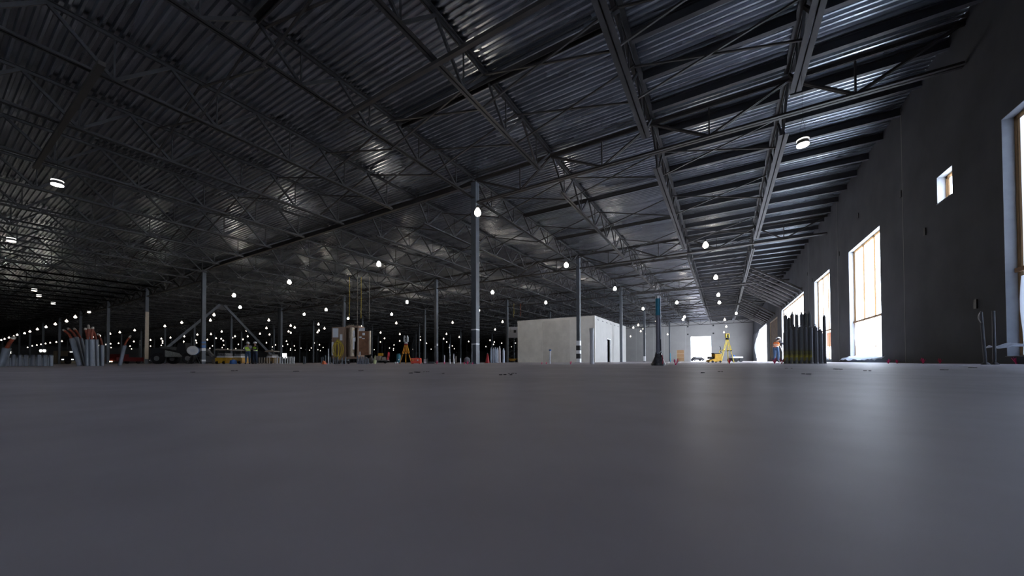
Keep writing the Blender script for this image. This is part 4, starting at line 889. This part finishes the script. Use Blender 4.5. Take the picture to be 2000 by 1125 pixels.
# gas cylinders
def cyl_bottle(px, top, d, r, m, lab, valve=True):
    p0 = floor_at(px,d); h_ = hgt(px,top,d); t = thing('gas_cylinder', lab, 'gas cylinder', p0, 0, 'gas cylinders left of the concrete room')
    MB().lathe([(.001,0),(r*.95,0),(r,.03),(r,h_*.82),(r*.8,h_*.91),(r*.35,h_*.96),(r*.3,h_-.03),(.001,h_-.03)],n=16).build('tank', m, t)
    if valve: MB().cyl((0,0,h_-.04),(0,0,h_+.03),.03,n=8).cyl((-.05,0,h_+.0),(.05,0,h_+.0),.018,n=6).build('valve', SILV, t)
GB = mat('blue_grey_cylinder',(.30,.36,.45),.4); GB2 = mat('pale_blue_cylinder',(.42,.47,.55),.4)
for px,tp,d_,m_,lab in ((959.5,679,31,GB,'blue-grey gas cylinder, leftmost of the cluster beyond the red cone'),(963.8,680,31.3,GB2,'pale gas cylinder, second of the cluster'),(967.5,679,31,GB,'blue-grey gas cylinder, third of the cluster'),(971.3,680,31.4,GB2,'pale gas cylinder, rightmost of the tight cluster'),
    (975.8,677,30.5,mat('pinkish_cylinder',(.62,.56,.55),.4),'pinkish white gas cylinder standing apart, tallest'),(983.5,681,30.5,GB2,'pale gas cylinder with tapered top, nearest the concrete room')): cyl_bottle(px,tp,d_,.095,m_,lab)
t = thing('safety_cone', 'narrow red cone standing just right of the tall central column', 'cone', floor_at(952,27), 0); MB().lathe([(.16,.02),(.045,.72),(.001,.74)],n=14).build('cone', REDD, t); MB().b2((-.17,-.17,0),(.17,.17,.03)).build('foot', REDD, t)
MB().lathe([(.052,.66),(.045,.73)],n=14).build('tip_band', WHITE, t)
t = thing('scissor_lift', 'white platform unit raised on a dark lift behind the concrete room, left side', 'lift', floor_at(1001,58), YAW); zl, zu = hgt(1001,660,58), hgt(1001,639,58)
MB().b2((-.9,-.5,zl),(.9,.5,zu)).build('platform_box', mat('white_panel_dim',(.6,.6,.62),.6), t); MB().b2((-.32,-.52,zl+.9),(-.28,-.5,zu-.1)).b2((.2,-.52,zl+.8),(.6,-.5,zu-.5)).build('panel_mark', DARK, t)
m = MB(); zz = .6; stp = (zl-.6)/4
for q in range(4):
    for y in (-.35,.35): m.bar((-.75,y,.6+q*stp),(.75,y,.6+(q+1)*stp),.06,.1).bar((.75,y,.6+q*stp),(-.75,y,.6+(q+1)*stp),.06,.1)
m.build('scissor_arms', DARK, t); MB().b2((-.95,-.5,.2),(.95,.5,.6)).build('base', YEL, t)
for x in (-.7,.7): MB().cyl((x,-.55,.25),(x,-.45,.25),.25,n=14).build('wheel', BLACK, t)

# ------------------------------------------------------------------ steel sleeves on the right
sl = []
def ring_cap(t, h_, r, solid=False):
    if solid: MB().lathe([(r,h_),(r*.5,h_+.05),(r*.25,h_+.10),(.001,h_+.13)],n=12).build('pointed_cap', GUN, t)
    else: MB().cyl((0,0,h_),(0,0,h_+.03),r*.6,n=10).build('cap', GUN, t); MB().tube([(.035*math.sin(2*PI*q/12),0,h_+.065+.035*math.cos(2*PI*q/12)) for q in range(13)],.009,5).build('lifting_ring', SILV if r < 0 else GUN, t)
back = [(1535.5,613,'ring'),(1542,618,'ring'),(1548.5,611,'pt'),(1557,612,'ring'),(1566.8,611,'pt'),(1573.8,609,'ring'),(1581.8,610,'pt')]
for q,(px,tp,ty) in enumerate(back):
    t = thing('steel_sleeve', 'tall dark steel sleeve, %s from left in the rear row of the cluster' % ORD[q+1], 'steel sleeve', floor_at(px,12.6), YAW, 'tall dark sleeves, rear row'); h_ = hgt(px,tp+4,12.6)
    MB().cyl((0,0,0),(0,0,h_),.053,n=14).build('tube', GUN, t); ring_cap(t,h_,.053,ty == 'pt')
front = [(1535,650),(1544,644),(1554,641),(1563.5,641),(1574,642),(1583,643),(1592.5,640),(1602,646)]
for q,(px,tp) in enumerate(front):
    t = thing('steel_sleeve', 'dark steel sleeve, %s from left in the front row%s' % (ORD[q+1], ', yellow near its foot' if q < 6 else ''), 'steel sleeve', floor_at(px,11.6), YAW, 'dark sleeves, front row'); h_ = hgt(px,tp,11.6)
    MB().cyl((0,0,0),(0,0,h_),.062,n=16).build('tube', GUNY if q < 6 else GUN, t)
    rc = MB().tube([(.035*math.sin(2*PI*a/12),-.0,h_+.075+.035*math.cos(2*PI*a/12)) for a in range(13)],.012,5); rc.build('lifting_ring', GUN, t); MB().cyl((0,0,h_),(0,0,h_+.04),.04,n=10).build('cap', GUN, t)
t = thing('steel_sleeve', 'slim dark steel sleeve standing at the right end of the cluster, with ring on top', 'steel sleeve', floor_at(1611,11.8), YAW); h_ = hgt(1611,618,11.8)
MB().cyl((0,0,0),(0,0,h_),.045,n=14).build('tube', GUN, t); MB().tube([(.03*math.sin(2*PI*a/12),0,h_+.06+.03*math.cos(2*PI*a/12)) for a in range(13)],.009,5).build('lifting_ring', SILV, t); MB().cyl((0,0,h_),(0,0,h_+.035),.03,n=8).build('cap', GUN, t)
for q,(px,tp) in enumerate(((1587.5,640),(1597.5,648),(1606.8,650))):
    o = MB().cyl((0,0,0),(0,0,hgt(px,tp,11.2)),.012,n=8).cyl((0,0,0),(0,0,.05),.022,n=8).build('steel_rod', SILV); o.location = floor_at(px,11.25); tag(o, 'thin shiny rod in front of the dark sleeves, %s from left' % ORD[q+1], 'rod', 'shiny rods before the sleeves')
# cart held by the worker
pw = floor_at(1516,24.6); q_ = Matrix.Rotation(YAW-1.2,3,'Z'); pc = pw+q_@Vector((0,1.12,0))
t = thing('push_cart', 'silver-framed push cart held by the orange-vested worker', 'cart', (pc.x,pc.y,0), YAW-1.2)
MB().tube([(-.22,-.3,1.12),(-.2,.1,.25)],.022,6).tube([(.22,-.3,1.12),(.2,.1,.25)],.022,6).tube([(-.24,-.3,1.12),(.24,-.3,1.12)],.022,6).build('handle_frame', SILV, t)
MB().b2((-.22,.0,.16),(.22,.5,.3)).build('deck', SILV, t); MB().cyl((-.1,.2,.3),(-.1,.2,.5),.08,n=10).build('engine', REDD, t)
for x in (-.24,.24): MB().cyl((x-.03,.1,.12),(x+.03,.1,.12),.12,n=12).cyl((x-.03,.42,.12),(x+.03,.42,.12),.12,n=12).build('wheel', BLACK, t)
# orange barrier outside window 3
t = thing('plastic_barrier', 'salmon-orange ribbed plastic barrier standing outside the second sheeted window', 'barrier', (W+.9,33.4,-.06), 0)
m = MB().b2((0,0,1.2),(.6,2.1,2.25)); m.build('body', mat('salmon_plastic',(.85,.25,.12),.5), t); MB().bar((.3,.3,0),(.3,.3,1.25),.08,.08).bar((.3,1.8,0),(.3,1.8,1.25),.08,.08).build('leg', DARK, t)
# loose plastic sheets on sills
def crumple(name, x0,x1,y0,y1,z0,dz,seed,lab,drape=.0):
    rn = random.Random(seed); nx, ny = 6, 14; vv = []; top = []
    for i in range(nx):
        for j_ in range(ny):
            x = x0+(x1-x0)*i/(nx-1); y = y0+(y1-y0)*j_/(ny-1); vv.append((x,y,z0+dz*rn.random()-drape*(1-i/(nx-1))))
    ff = [(i*ny+j_,i*ny+j_+1,(i+1)*ny+j_+1,(i+1)*ny+j_) for i in range(nx-1) for j_ in range(ny-1)]
    o = MB()._add(vv,ff,True).build(name, FILM); sd = o.modifiers.new('Solidify','SOLIDIFY'); sd.thickness = .012; tag(o, lab, 'plastic sheet'); return o
crumple('plastic_sheet', W-.35,W-.01,20.9,26.3,.24,.10,1,'crumpled white plastic sheet along the sill of the railed window',.16)
crumple('plastic_sheet', W-.3,W-.01,29.6,34.4,.24,.12,2,'crumpled white plastic sheet along the sill beside the orange barrier',.16)
crumple('plastic_sheet', W-.42,W-.01,9.2,13.3,.40,.10,5,'white plastic sheet sagging off the sill at the right edge',.05)
# lower film bays in windows
for n_,(a,b_) in enumerate(((9.0,13.45),(21.3,25.75))):
    ny, nz = 16, 8; vv = [(W+WT-.085+.02*math.sin(i_*1.3+j_*.9), a+.1+(b_-a-.2)*i_/(ny-1), .22+1.86*j_/(nz-1)) for i_ in range(ny) for j_ in range(nz)]
    o = MB()._add(vv, [(i_*nz+j_,(i_+1)*nz+j_,(i_+1)*nz+j_+1,i_*nz+j_+1) for i_ in range(ny-1) for j_ in range(nz-1)], True).build('plastic_film', FILM)
    tag(o, 'rippled white plastic film below the rail of the %s' % ['rightmost window','tall railed window','window above the orange barrier'][n_], 'plastic film')
# posts with hose near the right edge
d = 7.4
for px,tp,ln,lab in ((1925,609,-.07,'slim dark post leaning left with a hose loop, near the right edge'),(1930.5,607,0,'slim upright dark post beside the leaning one near the right edge')):
    t = thing('dark_post', lab, 'post', floor_at(px+(0 if ln else 12),d), 0); h_ = hgt(px,tp,d); e = Vector((0,0,h_))+RT0*h_*ln
    MB().cyl((0,0,0),e,.024,n=10).build('pole', GUN, t); MB().lathe([(.07,0),(.05,.03),(.03,.05)],n=10).build('foot', DARK, t)
    if ln:
        c_ = e+Vector((0,0,-.05)); MB().tube([c_+RT0*(-.06*math.sin(PI*q/10))+Vector((0,0,.06-.24*q/10)) for q in range(11)],.008,6).build('hose_loop', DUST, t)
# tarp in the far opening
tp_ = MB(); n = 14; pr_ = []
for q in range(n+1):
    u = q/n; z = 5.9*(1-u); yy = 93.6-13*math.exp(-((u-.95)/.28)**2)*.55-15*math.exp(-((u-.0)/.30)**2)*.9
    pr_.append((yy,z))
vv = []
for yy,z in pr_: vv += [(W-.12,yy,z),(W-.12,97.6,z)]
tp_._add(vv,[(2*q,2*q+1,2*q+3,2*q+2) for q in range(n)],True); o = tp_.build('tarp', mat('dark_grey_tarp',(.10,.11,.13),.7)); sd = o.modifiers.new('Solidify','SOLIDIFY'); sd.thickness = .06
tag(o, 'dark curved tarp edging the large bright bay beside the end wall', 'tarp')
# floor debris
for q,(px,d_,sz) in enumerate(((810,3.4,.03),(802,3.2,.02),(830,3.6,.018),(990,2.7,.025),(1000,3,.02),(705,4.2,.02),(577,4,.022),(462,4.4,.025),(1375,3.0,.02),(1410,3.3,.018),(1575,2.6,.02),(1640,4,.025),(1690,3.4,.02),(1845,3.6,.022),(1905,4.5,.03),(1540,4.6,.02),(380,3.8,.02),(864,3.1,.015))):
    rn = random.Random(q); m = MB()
    for _ in range(4): m.box((rn.uniform(-sz,sz)*1.5,rn.uniform(-sz,sz)*1.5,sz*.11),(sz*rn.uniform(.4,1),sz*rn.uniform(.4,1),sz*.22),rn.uniform(0,3))
    o = m.build('debris_chip', mat('dark_chip',(.05,.045,.05),.9)); o.location = floor_at(px,d_); o['label'] = 'tiny dark debris chips lying on the bare floor'; o['category'] = 'debris'; o['group'] = 'debris chips on the floor'
# straps hanging from roof over cabinet
for q,(px,d_,z1,m_,lab) in enumerate(((682,34,625,YELH,'leftmost thin yellow strap hanging above the brown cabinet'),(698,34,635,DUST,'second hanging strap above the brown cabinet'),(705,34,622,YELH,'third hanging strap, yellow, above the brown cabinet'),(721,34,628,DUST,'rightmost strap hanging above the brown cabinet'),(1004,50,620,YELH,'short yellow strap hanging left of the concrete room top'),(1017,50,618,ORANGE,'short orange strap hanging over the left corner of the concrete room'))):
    p0 = floor_at(px,d_); z_ = hgt(px,z1,d_); o = MB().tube([(0,0,HB),(.02,0,(HB+z_)/2),(-.02,0,z_)],.02,5).build('hanging_strap', m_); o.location = p0; tag(o, lab, 'strap')



# ------------------------------------------------------------------ daylight
wld = bpy.data.worlds.new('overcast_sky'); bpy.context.scene.world = wld; wld.use_nodes = True; nt = wld.node_tree
bg = nt.nodes['Background']; bg.inputs['Color'].default_value = (.86,.92,1,1)
tc = nt.nodes.new('ShaderNodeTexCoord'); sx = nt.nodes.new('ShaderNodeSeparateXYZ'); mr = nt.nodes.new('ShaderNodeMapRange')
nt.links.new(tc.outputs['Generated'], sx.inputs[0]); nt.links.new(sx.outputs['Z'], mr.inputs['Value'])
mr.inputs['From Min'].default_value = -.05; mr.inputs['From Max'].default_value = .05      # added world glow below the horizon, lights the ceiling
mr.inputs['To Min'].default_value = 10.0; mr.inputs['To Max'].default_value = 8.0; nt.links.new(mr.outputs[0], bg.inputs['Strength'])
def portal(loc, rot, sx, sy):
    l = bpy.data.lights.new('sky_portal', 'AREA'); l.shape = 'RECTANGLE'; l.size = sx; l.size_y = sy; l.cycles.is_portal = True
    o = bpy.data.objects.new('sky_portal', l); C.objects.link(o); o.location = loc; o.rotation_euler = rot
for a,b_,z0,z1 in holes:
    if a == 55.3: continue
    portal((W+WT+.02,(a+b_)/2,(z0+z1)/2), (0,PI/2,0), z1-z0, b_-a)
portal((-4.7,YF+WT+.02,3.07), (-PI/2,0,0), 4.55, 6.15)
